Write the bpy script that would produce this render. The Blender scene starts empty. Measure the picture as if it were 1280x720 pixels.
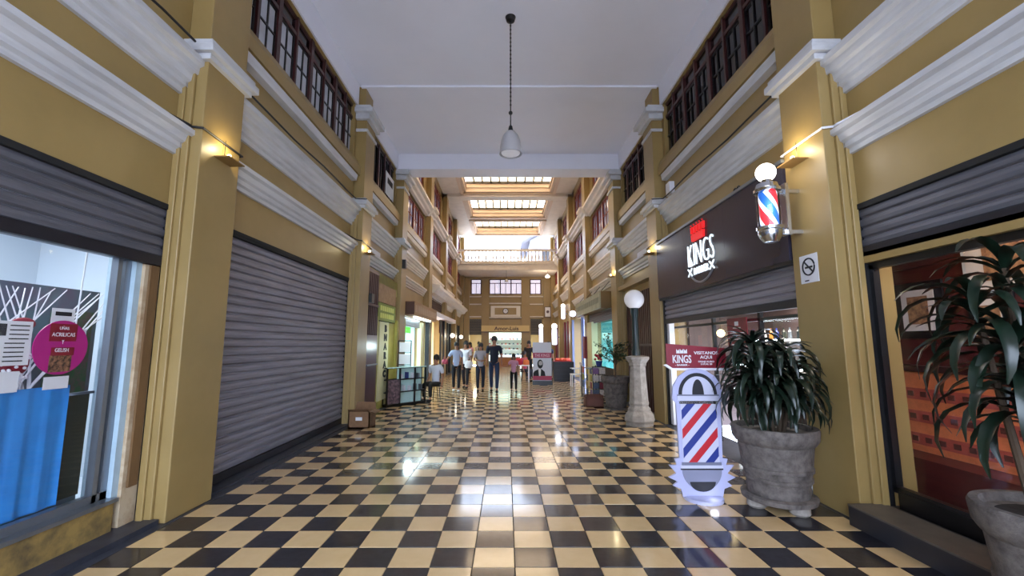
import bpy, bmesh, math, random
from mathutils import Vector, Matrix, Euler
random.seed(7)
S = bpy.context.scene
COL = S.collection
PI = math.pi
# ---------------------------------------------------------------- camera
cam = bpy.data.cameras.new('camera'); camo = bpy.data.objects.new('camera', cam); COL.objects.link(camo)
camo.location = (0, 0, 1.555); camo.rotation_euler = (math.radians(90 + 7.386), 0, 0)
cam.sensor_width = 36; cam.lens = 540 / 1280 * 36; cam.shift_x = 7 / 1280; cam.clip_start = 0.05; cam.clip_end = 500
S.camera = camo
# ---------------------------------------------------------------- world and exposure
w = bpy.data.worlds.new('sky'); S.world = w; w.use_nodes = True
bg = w.node_tree.nodes['Background']; bg.inputs[0].default_value = (0.68, 0.79, 1.0, 1); bg.inputs[1].default_value = 10.5
S.view_settings.view_transform = 'Standard'; S.view_settings.look = 'None'
S.view_settings.exposure = 0.0; S.view_settings.gamma = 1.0; S.view_settings.use_curve_mapping = False

def light(name, kind, loc, energy, color=(1, 1, 1), size=0.3, sy=None, rot=(0, 0, 0), parent=None):
    l = bpy.data.lights.new(name, kind); l.energy = energy; l.color = color
    if kind == 'AREA':
        l.size = size
        if sy: l.shape = 'RECTANGLE'; l.size_y = sy
    else: l.shadow_soft_size = size
    o = bpy.data.objects.new(name, l); o.location = loc; o.rotation_euler = rot; COL.objects.link(o)
    return o

# ---------------------------------------------------------------- helpers
def lin(h):
    h = h.lstrip('#'); v = [int(h[i:i + 2], 16) / 255 for i in (0, 2, 4)]
    return tuple((x / 12.92 if x <= .04045 else ((x + .055) / 1.055) ** 2.4) for x in v) + (1,)
MATS = {}
def mat(name, col, rough=.6, metal=0, var=0.0, scale=4, bump=0, emit=0, ecol=None, stretch=None, col2=None, spec=.5, coat=0, detail=4):
    if name in MATS: return MATS[name]
    m = bpy.data.materials.new(name); m.use_nodes = True; MATS[name] = m
    nt = m.node_tree; b = nt.nodes['Principled BSDF']
    c = lin(col) if isinstance(col, str) else col
    b.inputs['Base Color'].default_value = c; b.inputs['Roughness'].default_value = rough; b.inputs['Metallic'].default_value = metal
    b.inputs['Specular IOR Level'].default_value = spec
    if coat: b.inputs['Coat Weight'].default_value = coat; b.inputs['Coat Roughness'].default_value = .10
    if emit:
        b.inputs['Emission Color'].default_value = lin(ecol) if ecol else c; b.inputs['Emission Strength'].default_value = emit
    if var or bump:
        g = nt.nodes.new('ShaderNodeNewGeometry'); mp = nt.nodes.new('ShaderNodeMapping')
        nt.links.new(g.outputs['Position'], mp.inputs[0])
        if stretch: mp.inputs['Scale'].default_value = stretch
        n = nt.nodes.new('ShaderNodeTexNoise'); n.inputs['Scale'].default_value = scale; n.inputs['Detail'].default_value = detail; n.inputs['Roughness'].default_value = .65
        nt.links.new(mp.outputs[0], n.inputs['Vector'])
        if var:
            r = nt.nodes.new('ShaderNodeMix'); r.data_type = 'RGBA'
            c2 = lin(col2) if col2 else tuple(x * .45 for x in c[:3]) + (1,)
            mr = nt.nodes.new('ShaderNodeMapRange'); mr.inputs['From Min'].default_value = .38; mr.inputs['From Max'].default_value = .72
            mr.inputs['To Max'].default_value = var
            nt.links.new(n.outputs['Fac'], mr.inputs[0]); nt.links.new(mr.outputs[0], r.inputs[0])
            r.inputs[6].default_value = c; r.inputs[7].default_value = c2
            nt.links.new(r.outputs[2], b.inputs['Base Color'])
        if bump:
            bp = nt.nodes.new('ShaderNodeBump'); bp.inputs['Strength'].default_value = bump; bp.inputs['Distance'].default_value = .02
            nt.links.new(n.outputs['Fac'], bp.inputs['Height']); nt.links.new(bp.outputs[0], b.inputs['Normal'])
    return m
def glassmat(name, tint=(1, 1, 1, 1), rough=.02):
    m = bpy.data.materials.new(name); m.use_nodes = True; nt = m.node_tree; nt.nodes.clear()
    o = nt.nodes.new('ShaderNodeOutputMaterial'); t = nt.nodes.new('ShaderNodeBsdfTransparent'); t.inputs[0].default_value = tint
    g = nt.nodes.new('ShaderNodeBsdfGlossy'); g.inputs['Roughness'].default_value = rough
    lw = nt.nodes.new('ShaderNodeLayerWeight'); lw.inputs[0].default_value = .5; pw = nt.nodes.new('ShaderNodeMath'); pw.operation = 'POWER'; pw.inputs[1].default_value = 5
    f = nt.nodes.new('ShaderNodeMath'); f.operation = 'MULTIPLY_ADD'; f.inputs[1].default_value = .5; f.inputs[2].default_value = .02; x = nt.nodes.new('ShaderNodeMixShader')
    nt.links.new(lw.outputs['Facing'], pw.inputs[0]); nt.links.new(pw.outputs[0], f.inputs[0]); nt.links.new(f.outputs[0], x.inputs[0]); nt.links.new(t.outputs[0], x.inputs[1]); nt.links.new(g.outputs[0], x.inputs[2]); nt.links.new(x.outputs[0], o.inputs[0])
    return m
def translucent(name, col):
    m = bpy.data.materials.new(name); m.use_nodes = True; nt = m.node_tree; nt.nodes.clear()
    o = nt.nodes.new('ShaderNodeOutputMaterial'); t = nt.nodes.new('ShaderNodeBsdfTranslucent'); t.inputs[0].default_value = lin(col)
    g = nt.nodes.new('ShaderNodeBsdfGlossy'); g.inputs['Roughness'].default_value = .3; x = nt.nodes.new('ShaderNodeMixShader'); x.inputs[0].default_value = .04
    nt.links.new(t.outputs[0], x.inputs[1]); nt.links.new(g.outputs[0], x.inputs[2]); nt.links.new(x.outputs[0], o.inputs[0])
    return m

M_wall = mat('ochre_wall', '#99804f', .42, var=.35, scale=1.6, bump=.08, col2='#7d6739')
M_wallup = M_wall
M_white = mat('white_moulding', '#c9c9cb', .5, var=.4, scale=5, stretch=(1, .25, 2), col2='#85858a', bump=.05)
M_cornice = mat('cream_cornice', '#d8cfc2', .55, var=.25, scale=3)
M_ceil = mat('ceiling_paint', '#e6e6ef', .75, var=.12, scale=.7, col2='#c0c0cc')
M_dark = mat('tile_dark', '#16171f', .5, spec=.15, var=.5, scale=14, coat=.85, bump=.008, col2='#34343f')
M_cream = mat('tile_cream', '#d6b684', .38, var=.35, scale=9, coat=.8, bump=.008, col2='#c09a66')
M_grout = mat('grout', '#3a332c', .8)
M_stepdark = mat('dark_step', '#2a2d38', .45, var=.5, scale=8, col2='#4b4e58')
M_steel = mat('galvanised_slat', '#8f8c96', .5, .3, var=.6, scale=3, stretch=(1, .35, 5), col2='#4a4850')
M_steeldk = mat('dark_slat', '#66666e', .55, .3, var=.6, scale=3, stretch=(1, .35, 5), col2='#35353c')
M_rail = mat('dark_rail', '#2e2c33', .45, .5, var=.4, scale=6)
M_redwood = mat('dark_red_wood', '#43201f', .4, var=.5, scale=6, stretch=(1, 1, .3))
M_redwin = mat('red_window_paint', '#7a2420', .4, var=.3, scale=6)
M_black = mat('black_paint', '#101013', .35)
M_blackmatt = mat('black_matt', '#121214', .8)
M_frost = mat('frosted_pane', '#b9bcc4', .3, var=.3, scale=3)
M_darkpane = mat('dark_pane', '#171017', .08)
M_skyp = mat('painted_reflection_pane', '#a9acd0', .1, var=.6, scale=2.5, col2='#4a3a55')  # bright purplish reflections painted into the pane colour
M_dim = mat('dim_interior', '#2a211d', .8)
M_glass = glassmat('clear_glass')
M_alu = mat('aluminium', '#8d939c', .35, .8, var=.2)
M_plaster = mat('worn_plaster', '#b9a68a', .8, var=.8, scale=7, bump=.4, col2='#8b6a44')
M_oldochre = mat('worn_ochre', '#9c7f45', .7, var=.9, scale=6, bump=.3, col2='#4d4230')
M_cable = mat('black_cable', '#17161a', .6)
M_stone = mat('pot_stone', '#6d6560', .85, var=1, scale=13, bump=.8, col2='#3d3734', detail=8)
M_stonelt = mat('pedestal_stone', '#a39a90', .8, var=.7, scale=10, bump=.5, col2='#6d655e')
M_soil = mat('soil', '#1c1511', .95, bump=.5, scale=20)
M_leaf = mat('dracaena_leaf', '#101c14', .3, var=.5, scale=8, col2='#1b3022')
M_leaf2 = mat('small_leaf', '#22351f', .45, var=.5, scale=15, col2='#3b4f2b')
M_bark = mat('bark', '#4a3a2a', .8, var=.5, scale=20)
M_chrome = mat('chrome', '#c9ccd2', .15, 1)
M_globe = mat('lit_globe', '#ffffff', .4, emit=3, ecol='#fff6e6')
M_globe_off = mat('opal_globe', '#d9d3d3', .25, emit=.12, ecol='#ffffff')
M_board = mat('dark_fascia', '#2b2833', .22, var=.25, scale=1.2, col2='#3b3850')
M_ledwhite = mat('led_white', '#ffffff', .5, emit=.8, ecol='#e6f6ff')
M_ledred = mat('led_red', '#e01818', .5, emit=.5, ecol='#f01a20')
M_cardb = mat('cardboard', '#7b5a3c', .8, var=.5, scale=12)
M_paper = mat('paper', '#d8d8dc', .7)
M_ink = mat('print_ink', '#1b1b22', .7)
M_maroon = mat('maroon_print', '#7d1527', .4)
M_white2 = mat('white_plastic', '#e4e4ea', .35)
M_red = mat('red_stripe', '#b3202c', .35)
M_blue = mat('blue_stripe', '#22337d', .35)
M_ltub = mat('lit_tube', '#ffffff', .5, emit=9, ecol='#dff4ff')

class MB:
    def __init__(s): s.v = []; s.f = []; s.mi = []; s.cur = 0
    def add(s, vs, fs, mi=None):
        o = len(s.v); s.v += [tuple(v) for v in vs]; s.f += [tuple(i + o for i in f) for f in fs]; s.mi += [s.cur if mi is None else mi] * len(fs); return s
    def box(s, x0, x1, y0, y1, z0, z1):
        x0, x1 = sorted((x0, x1)); y0, y1 = sorted((y0, y1)); z0, z1 = sorted((z0, z1))
        return s.add([(x0, y0, z0), (x1, y0, z0), (x1, y1, z0), (x0, y1, z0), (x0, y0, z1), (x1, y0, z1), (x1, y1, z1), (x0, y1, z1)],
                     [(3, 2, 1, 0), (4, 5, 6, 7), (0, 1, 5, 4), (1, 2, 6, 5), (2, 3, 7, 6), (3, 0, 4, 7)])
    def prism(s, prof, a0, a1, axis='y'):
        n = len(prof)
        def P(p, a):
            return (p[0], a, p[1]) if axis == 'y' else ((a, p[0], p[1]) if axis == 'x' else (p[0], p[1], a))
        vs = [P(p, a0) for p in prof] + [P(p, a1) for p in prof]
        fs = [(i, (i + 1) % n, n + (i + 1) % n, n + i) for i in range(n)] + [tuple(range(n))[::-1], tuple(range(n, 2 * n))]
        return s.add(vs, fs)
    def tube(s, pts, r, n=8, cap=True):
        pts = [Vector(p) for p in pts]; rs = r if isinstance(r, (list, tuple)) else [r] * len(pts)
        vs = []; ref = Vector((0, 0, 1))
        for i, p in enumerate(pts):
            d = (pts[min(i + 1, len(pts) - 1)] - pts[max(i - 1, 0)]).normalized()
            a = d.cross(ref)
            if a.length < .05: a = d.cross(Vector((0, 1, 0)))
            a.normalize(); b = d.cross(a).normalized()
            for k in range(n):
                t = 2 * PI * k / n; vs.append(p + (a * math.cos(t) + b * math.sin(t)) * rs[i])
        fs = []
        for i in range(len(pts) - 1):
            for k in range(n): fs.append((i * n + k, i * n + (k + 1) % n, (i + 1) * n + (k + 1) % n, (i + 1) * n + k))
        if cap: fs += [tuple(range(n))[::-1], tuple(range((len(pts) - 1) * n, len(pts) * n))]
        return s.add(vs, fs)
    def lathe(s, prof, c=(0, 0, 0), n=24, twist=None):
        vs = []
        for r, z in prof:
            for k in range(n):
                t = 2 * PI * k / n; vs.append((c[0] + r * math.cos(t), c[1] + r * math.sin(t), c[2] + z))
        fs = []
        for i in range(len(prof) - 1):
            for k in range(n): fs.append((i * n + k, i * n + (k + 1) % n, (i + 1) * n + (k + 1) % n, (i + 1) * n + k))
        fs += [tuple(range(n))[::-1], tuple(range((len(prof) - 1) * n, len(prof) * n))]
        return s.add(vs, fs)
    def sphere(s, c, r, n=16, sx=1, sy=1, sz=1):
        m = n // 2; prof = [(max(1e-4, r * math.sin(PI * i / m)), -r * math.cos(PI * i / m)) for i in range(m + 1)]
        vs = []
        for rr, z in prof:
            for k in range(n):
                t = 2 * PI * k / n; vs.append((c[0] + sx * rr * math.cos(t), c[1] + sy * rr * math.sin(t), c[2] + sz * z))
        fs = []
        for i in range(m):
            for k in range(n): fs.append((i * n + k, i * n + (k + 1) % n, (i + 1) * n + (k + 1) % n, (i + 1) * n + k))
        return s.add(vs, fs)
    def fmap(s, fn): s.v = [tuple(fn(*v)) for v in s.v]; return s
    def build(s, name, mats, parent=None, smooth=False, bevel=0):
        off = Vector((0, 0, 0)); p = parent
        while p is not None: off += p.location; p = p.parent
        me = bpy.data.meshes.new(name); me.from_pydata([tuple(Vector(v) - off) for v in s.v], [], s.f)
        if not isinstance(mats, (list, tuple)): mats = [mats]
        for m in mats: me.materials.append(m)
        if len(mats) > 1: me.polygons.foreach_set('material_index', s.mi)
        if smooth: me.polygons.foreach_set('use_smooth', [True] * len(me.polygons)); 
        me.update()
        if smooth:
            try: me.set_sharp_from_angle(angle=math.radians(38))
            except Exception: pass
        o = bpy.data.objects.new(name, me); COL.objects.link(o)
        bm = bmesh.new(); bm.from_mesh(me); bmesh.ops.recalc_face_normals(bm, faces=bm.faces); bm.to_mesh(me); bm.free()
        if parent is not None: o.parent = parent
        if bevel:
            b = o.modifiers.new('bevel', 'BEVEL'); b.width = bevel; b.segments = 2; b.limit_method = 'ANGLE'
        return o
def box(x0, x1, y0, y1, z0, z1): return MB().box(x0, x1, y0, y1, z0, z1)
def tag(o, label=None, cat=None, group=None, kind=None):
    if label: o['label'] = label
    if cat: o['category'] = cat
    if group: o['group'] = group
    if kind: o['kind'] = kind
    return o
def thing(name, loc, label, cat, group=None, kind=None):
    o = bpy.data.objects.new(name, None); COL.objects.link(o); o.location = loc; o.empty_display_size = .1
    return tag(o, label, cat, group, kind)
def struct(mb, name, m, label, cat, **k): return tag(mb.build(name, m, **k), label, cat, None, 'structure')
def link_copy(o, parent, loc, name=None, rot=None):
    c = o.copy(); COL.objects.link(c); c.parent = parent
    off = Vector((0, 0, 0)); p = parent
    while p is not None: off += p.location; p = p.parent
    c.location = Vector(loc) - off if loc is not None else o.location
    if rot: c.rotation_euler = rot
    return c
def copy_tree(o, parent=None):
    c = o.copy(); COL.objects.link(c); c.parent = parent
    for ch in o.children: copy_tree(ch, c)
    return c
# text: u = reader's right, v = up, n = toward reader
def text(s, parent, m, origin, right, normal, w=None, h=None, depth=.01, name='lettering', shear=0, bold=0, align='c', spacing=1.0, label=None):
    cu = bpy.data.curves.new('t', 'FONT'); cu.body = s; cu.extrude = .02; cu.offset = bold; cu.space_line = spacing; cu.resolution_u = 3
    cu.align_x = 'CENTER'
    to = bpy.data.objects.new('t', cu); COL.objects.link(to)
    dg = bpy.context.evaluated_depsgraph_get(); me = bpy.data.meshes.new_from_object(to.evaluated_get(dg))
    bpy.data.objects.remove(to)
    vs = [v.co.copy() for v in me.vertices]; fs = [tuple(p.vertices) for p in me.polygons]
    x0 = min(v.x for v in vs); x1 = max(v.x for v in vs); y0 = min(v.y for v in vs); y1 = max(v.y for v in vs)
    sx = w / (x1 - x0) if w else None; sy = h / (y1 - y0) if h else None
    sx = sx or sy; sy = sy or sx
    R = Vector(right); N = Vector(normal); U = N.cross(R); O = Vector(origin)
    mb = MB(); out = []
    for v in vs:
        a = (v.x - (x0 + x1) / 2) * sx; b = (v.y - (y0 + y1) / 2) * sy; c = (v.z + .02) / .04 * depth
        out.append(O + R * a + U * (b + shear * a) + N * c)
    mb.add(out, fs); o = mb.build(name, m, parent)
    if label: o['label'] = label
    return o
def plate(origin, right, normal, w, h, t=.01):
    """board centred on origin, its back on the plane"""
    R = Vector(right); N = Vector(normal); U = N.cross(R); O = Vector(origin); mb = MB(); vs = []
    for c in (0, t):
        for a, b in ((-1, -1), (1, -1), (1, 1), (-1, 1)): vs.append(O + R * a * w / 2 + U * b * h / 2 + N * c)
    return mb.add(vs, [(3, 2, 1, 0), (4, 5, 6, 7), (0, 1, 5, 4), (1, 2, 6, 5), (2, 3, 7, 6), (3, 0, 4, 7)])

SIDES = {'left': (-1, 2.98), 'right': (1, 3.10)}
def X(side, d):  # d = depth behind the pilaster face
    s, f = SIDES[side]; return s * (f + d)
def sb(mb, side, d0, d1, y0, y1, z0, z1): return mb.box(X(side, d0), X(side, d1), y0, y1, z0, z1)
RD = .22
PIL = [(4.0, 4.6), (8.7, 9.3), (12.1, 12.7), (16.6, 17.2), (21.0, 21.6), (25.4, 26.0), (29.8, 30.5)]
BAY = [(-2.6, 4.0), (4.6, 8.7), (9.3, 12.1), (12.7, 16.6), (17.2, 21.0), (21.6, 25.4), (26.0, 29.8)]
ORD = ['first', 'second', 'third', 'fourth', 'fifth', 'sixth', 'seventh', 'eighth', 'ninth', 'tenth', 'eleventh', 'twelfth', 'thirteenth', 'fourteenth']
TIER = ['lowest', 'second', 'third', 'fourth', 'top']
BN = ['nearest', 'second', 'third', 'fourth', 'fifth', 'sixth', 'seventh']
CZ = 7.1; ROOF = 9.1; END = 30.5
# ================================================================ FLOOR
fl = struct(box(-3.6, 3.7, -2.6, 31, -.12, -.006), 'floor', M_grout, 'checkerboard arcade floor of black and cream cement tiles', 'floor')
def tile_mesh(mb, x, y, g=.0025, z=0.0):
    a, b, c, d = x + g, x + .3 - g, y + g, y + .3 - g; e = .002
    mb.add([(a, c, -.008), (b, c, -.008), (b, d, -.008), (a, d, -.008), (a + e, c + e, z), (b - e, c + e, z), (b - e, d - e, z), (a + e, d - e, z)],
           [(4, 5, 6, 7), (0, 1, 5, 4), (1, 2, 6, 5), (2, 3, 7, 6), (3, 0, 4, 7)])
protos = []
for m in (M_dark, M_cream):
    mb = MB(); tile_mesh(mb, 0, 0); protos.append(mb.build('tile', m, fl))
used = [0, 0]; field = MB()
for r in range(-18, 91):
    for c in range(-10, 10):
        x = .06 + .3 * c; y = 3.26 + .3 * r; k = (r + c) % 2
        dz = random.uniform(-.0008, .0008)
        if -1 <= r < 14:
            if used[k]: t = link_copy(protos[k], fl, (x, y, dz))
            else: t = protos[k]; t.location = (x, y, dz); used[k] = 1
        elif y < 30.3:
            field.cur = k; tile_mesh(field, x, y, z=dz)
f2 = field.build('tile_field', [M_dark, M_cream], fl); f2['kind'] = 'stuff'
# border strips along both sides
for side in SIDES:
    mb = MB(); x0 = -2.94 if side == 'left' else 3.06
    mb.box(x0, X(side, .6), -2.6, 30.5, -.01, .0)
    mb.build('border_strip', M_stepdark, fl)
gr = struct(box(-40, 40, -60, -2.6, -.15, -.01), 'street_ground', mat('pale_ground', '#cfcfd2', .9, var=.3), 'unseen street paving outside the arcade mouth, made pale to bounce light', 'ground')  # unseen paving made pale so it bounces daylight onto the ceiling

# ================================================================ WALLS
mould_up = [(RD, 3.98), (.19, 3.985), (.19, 4.04), (.16, 4.06), (.16, 4.11), (.13, 4.13), (.12, 4.20), (.09, 4.22), (.08, 4.29), (.04, 4.31), (.04, 4.38), (RD, 4.38)]
mould_lo = [(RD, 3.36), (.19, 3.365), (.19, 3.41), (.16, 3.43), (.16, 3.48), (.13, 3.50), (.11, 3.56), (.07, 3.58), (.07, 3.63), (RD, 3.63)]
sill_pr = [(RD, 4.90), (.12, 4.91), (.10, 5.03), (RD, 5.05)]
ledge_pr = [(RD, 5.05), (.09, 5.06), (.09, 5.24), (.15, 5.38), (RD, 5.40)]
cor_pr = [(RD, 6.56), (.12, 6.58), (.10, 6.66), (.02, 6.70), (.0, 6.80), (-.10, 6.84), (-.10, 6.93), (RD, 6.97)]
def sprof(side, prof, off=0): return [(X(side, d - off), z) for d, z in prof]
WALL = {}
for side in SIDES:
    s = SIDES[side][0]
    mb = MB()
    # masonry in the recessed plane, with openings
    for i, (a, b) in enumerate(BAY):
        a0 = a - (.6 if i else 0); 
        lev2 = i >= 1
        sb(mb, side, RD, RD + .3, a, b, 2.86 if i < 4 else 2.75, 5.42)
        if i == 0: sb(mb, side, RD, RD + .3, a, b, 5.42, CZ)
        else:
            sb(mb, side, RD, RD + .3, a, b, 6.6, 7.15)
            sb(mb, side, RD, RD + .3, a, a + .12, 5.42, 6.6); sb(mb, side, RD, RD + .3, b - .12, b, 5.42, 6.6)
        if i >= 3:
            sb(mb, side, RD, RD + .3, a, a + .5, 7.15, ROOF); sb(mb, side, RD, RD + .3, b - .5, b, 7.15, ROOF); sb(mb, side, RD, RD + .3, a, b, 8.75, ROOF)
    for i, (a, b) in enumerate(PIL): sb(mb, side, RD, RD + .3, a, b, 0, CZ if i < 2 else ROOF)
    mb0 = mb; mb = MB()
    sb(mb, side, 3.2, 3.3, -2.6, 30.6, 0, ROOF)
    sb(mb, side, RD + .3, 3.2, -2.6, 30.6, 3.4, 3.5); sb(mb, side, RD + .3, 3.2, -2.6, 30.6, 6.75, 6.85)
    sb(mb, side, RD + .3, 3.3, -2.6, 30.6, ROOF - .1, ROOF + .02)
    sb(mb, side, RD + .3, 3.2, -2.6, -2.5, 0, ROOF)
    for (a, b) in PIL[2:]: sb(mb, side, RD + .3, 3.2, (a + b) / 2 - .06, (a + b) / 2 + .06, 0, ROOF)
    struct(mb, 'wall_blocker_' + side, M_dim, f'dark outer walls and floors added to block sky light behind the {side} arcade wall', 'wall'); mb = mb0  # dark shell added behind the walls to stop sky light leaking in
    W = struct(mb, 'wall_' + side, M_wall, f'{side} arcade wall painted ochre yellow with pilasters and white mouldings', 'wall'); WALL[side] = W
    # white band over the windows near the ceiling
    b1 = MB(); sb(b1, side, RD - .03, RD, 4.6, 8.7, 6.62, CZ); sb(b1, side, RD - .03, RD, 9.3, 12.1, 6.62, CZ); b1.build('frieze_band', M_ceil, W)
    for i, (a, b) in enumerate(PIL):
        top = CZ if i < 3 else ROOF - .05
        p = MB()
        if i < 3:
            sb(p, side, 0, RD, a, b, 0, 6.3); sb(p, side, .06, RD, a + .06, b - .06, 6.3, top)
        else: sb(p, side, 0, RD, a, b, 0, top)
        # grooved returns on both sides
        for yy, q in ((a, -1), (b, 1)):
            sb(p, side, .10, RD, yy, yy + q * .035, 0, 4.4)
            sb(p, side, .16, RD, yy + q * .035, yy + q * .06, 0, 4.4)
        po = p.build('pilaster', M_wall, W, bevel=.008)
        c = MB()
        if i < 3:
            sb(c, side, -.10, RD, a - .10, b + .10, 4.42, 4.50); sb(c, side, -.05, RD, a - .05, b + .05, 4.36, 4.42); sb(c, side, -.07, RD, a - .07, b + .07, 4.50, 4.56)
            c.build('ledge', M_white, po, bevel=.006); c = MB()
            sb(c, side, -.08, RD, a - .08, b + .08, 6.30, 6.42); sb(c, side, -.16, RD, a - .16, b + .16, 6.42, 6.52); sb(c, side, -.10, RD, a - .10, b + .10, 6.52, 6.60)
            sb(c, side, -.03, RD, a - .03, b + .03, 6.04, 6.10)
            c.build('capital', M_white, po, bevel=.006)
            if i == 0:
                g = MB()
                for k in range(3): g.tube([(X(side, -.02), a + .18 + .12 * k, 5.72 - .07 * (k == 1)), (X(side, -.02), a + .18 + .12 * k, 6.02)], [.022, .016], 8)
                g.build('drop_ornament', M_white, po)
        else:
            c.prism([(x, z) for x, z in sprof(side, cor_pr, .12)], a - .06, b + .06); c.build('capital', M_cornice, po)
    for i, (a, b) in enumerate(BAY):
        if i < 6 or True:
            if i < 3:
                MB().prism(sprof(side, mould_up), a, b).build('moulding', M_white, W)
                MB().prism(sprof(side, mould_lo), a, b).build('moulding', M_white, W)
            else:
                MB().prism(sprof(side, mould_up), a + .1, b - .1).build('moulding', M_cornice, W)
                MB().prism(sprof(side, mould_lo), a + .1, b - .1).build('moulding', M_cornice, W)
        if i >= 1:
            MB().prism(sprof(side, sill_pr), a + (.0 if i < 3 else .1), b - (.12 if i < 3 else .1)).build('sill_strip', M_white if i < 3 else M_cornice, W)
            MB().prism(sprof(side, ledge_pr), a, b).build('sill_ledge', M_wall, W)
        if i >= 3:
            MB().prism(sprof(side, cor_pr), a, b).build('cornice', M_cornice, W)

# ---------------------------------------------------------------- windows of the upper floors
wn = [0]
def window(side, a, b, z0, z1, nc, frame, panes, rows=2, depth=RD + .08, transom=.3, label='', solid=()):
    wn[0] += 1
    root = thing(f'window_{wn[0]}', (X(side, depth), (a + b) / 2, z0), label, 'window', None, 'structure')
    fr = MB(); e = .05
    sb(fr, side, depth - .03, depth + .05, a, b, z0, z0 + e); sb(fr, side, depth - .03, depth + .05, a, b, z1 - e, z1)
    for y in (a, b - e): sb(fr, side, depth - .03, depth + .05, y, y + e, z0, z1)
    cw = (b - a - e) / nc; zt = z1 - transom if transom else z1 - e
    for i in range(1, nc):
        y = a + e / 2 + cw * i - .02; wd = .04 if i % 2 else .09; sb(fr, side, depth - .05, depth + .05, y - wd / 2 + .02, y + wd / 2 + .02, z0, z1)
    if transom: sb(fr, side, depth - .04, depth + .05, a, b, zt - .03, zt + .03)
    fr.build('frame', frame, root)
    if transom:
        tp = MB(); sb(tp, side, depth + .0, depth + .03, a + e, b - e, zt + .03, z1 - e); tp.build('transom_panel', M_darkpane if frame is M_redwood else frame, root)
    for i in range(nc):
        y0 = a + e / 2 + cw * i + .05; y1 = a + e / 2 + cw * (i + 1) - .03; zz0, zz1 = z0 + e, zt - .03
        if i in solid:
            q = MB(); sb(q, side, depth - .02, depth + .02, y0, y1, zz0, zz1); 
            for k in range(6): sb(q, side, depth - .03, depth - .02, y0 + .04, y1 - .04, zz0 + .05 + k * (zz1 - zz0) / 6, zz0 + .05 + (k + .6) * (zz1 - zz0) / 6)
            q.build('shutter_leaf', frame, root); continue
        ca = MB(); t = .035; bt = .022
        sb(ca, side, depth - .02, depth + .02, y0, y0 + t, zz0, zz1); sb(ca, side, depth - .02, depth + .02, y1 - t, y1, zz0, zz1)
        sb(ca, side, depth - .02, depth + .02, y0, y1, zz0, zz0 + t); sb(ca, side, depth - .02, depth + .02, y0, y1, zz1 - t, zz1)
        ym = (y0 + y1) / 2; sb(ca, side, depth - .02, depth + .02, ym - bt / 2, ym + bt / 2, zz0, zz1)
        for r in range(1, rows): z = zz0 + (zz1 - zz0) * r / rows; sb(ca, side, depth - .02, depth + .02, y0, y1, z - bt / 2, z + bt / 2)
        co = ca.build('casement', M_black if frame is M_redwood else frame, root)
        for r in range(rows):
            for h in range(2):
                pz0 = zz0 + (zz1 - zz0) * r / rows + .012; pz1 = zz0 + (zz1 - zz0) * (r + 1) / rows - .012
                py0 = (y0, ym)[h] + .012; py1 = (ym, y1)[h] - .012
                q = MB(); sb(q, side, depth + .0, depth + .012, py0, py1, pz0, pz1)
                q.build('pane', panes, co)
    return root
window('left', 4.6, 8.7, 5.42, 6.6, 8, M_redwood, M_frost, label='long dark red casement window with frosted panes above the closed left shutter')
window('left', 9.4, 12.1, 5.42, 6.6, 5, M_redwood, M_darkpane, transom=0, rows=1, label='dark barred window with white poster on left wall before the big beam')
window('right', 4.6, 8.7, 5.42, 6.6, 8, M_redwood, M_darkpane, label='long dark wooden window with dark panes above the barber shop fascia')
window('right', 9.4, 12.1, 5.42, 6.6, 5, M_redwood, M_darkpane, transom=.2, label='dark wooden window above the globe lamp on the right wall')
for side in SIDES:
    for i in range(3, 7):
        a, b = BAY[i]
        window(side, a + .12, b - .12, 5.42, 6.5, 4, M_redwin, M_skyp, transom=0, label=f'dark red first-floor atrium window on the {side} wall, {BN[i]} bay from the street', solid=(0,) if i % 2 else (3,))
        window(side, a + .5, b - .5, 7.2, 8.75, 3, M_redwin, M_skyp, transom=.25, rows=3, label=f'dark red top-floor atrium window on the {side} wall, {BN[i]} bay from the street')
# poster in the barred window, left
pw = thing('window_poster', (X('left', RD), 11.4, 5.5), 'white notice with dark print in the barred left upper window', 'poster')
plate((X('left', RD + .02), 11.45, 5.85), (0, 1, 0), (1, 0, 0), .8, .62, .01).build('sheet', M_paper, pw)
plate((X('left', RD + .008), 11.45, 5.95), (0, 1, 0), (1, 0, 0), .5, .16, .004).build('printed_band', M_ink, pw)

# ================================================================ CEILING of the front section
mb = MB(); mb.box(X('left', RD + .05), X('right', RD + .05), -2.6, 12.7, CZ, CZ + .25)
ce = struct(mb, 'ceiling', M_ceil, 'flat pale grey ceiling over the near part of the arcade', 'ceiling')
MB().box(X('left', 0.16), X('right', .16), 8.7, 9.3, CZ - .04, CZ).build('shallow_beam', M_ceil, ce)
mb = MB(); mb.box(X('left', RD), X('right', RD), 12.1, 12.7, 6.62, CZ); mb.box(X('left', RD), X('right', RD), 12.06, 12.1, 6.62, 6.68)
struct(mb, 'trim_1', M_ceil, 'deep pale grey ceiling beam closing the near ceiling', 'beam')
struct(box(X('left', RD), X('right', RD), 12.5, 12.7, CZ + .25, ROOF), 'trim_2', M_cornice, 'cream wall above the ceiling beam facing the atrium', 'wall')
struct(box(X('left', RD), X('right', RD), -2.7, -2.5, 5.0, CZ + .25), 'trim_19', M_wall, 'unseen ochre lintel wall added over the street mouth behind the viewpoint to block sky', 'wall')  # unseen header added to keep sky light off the upper walls
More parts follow.
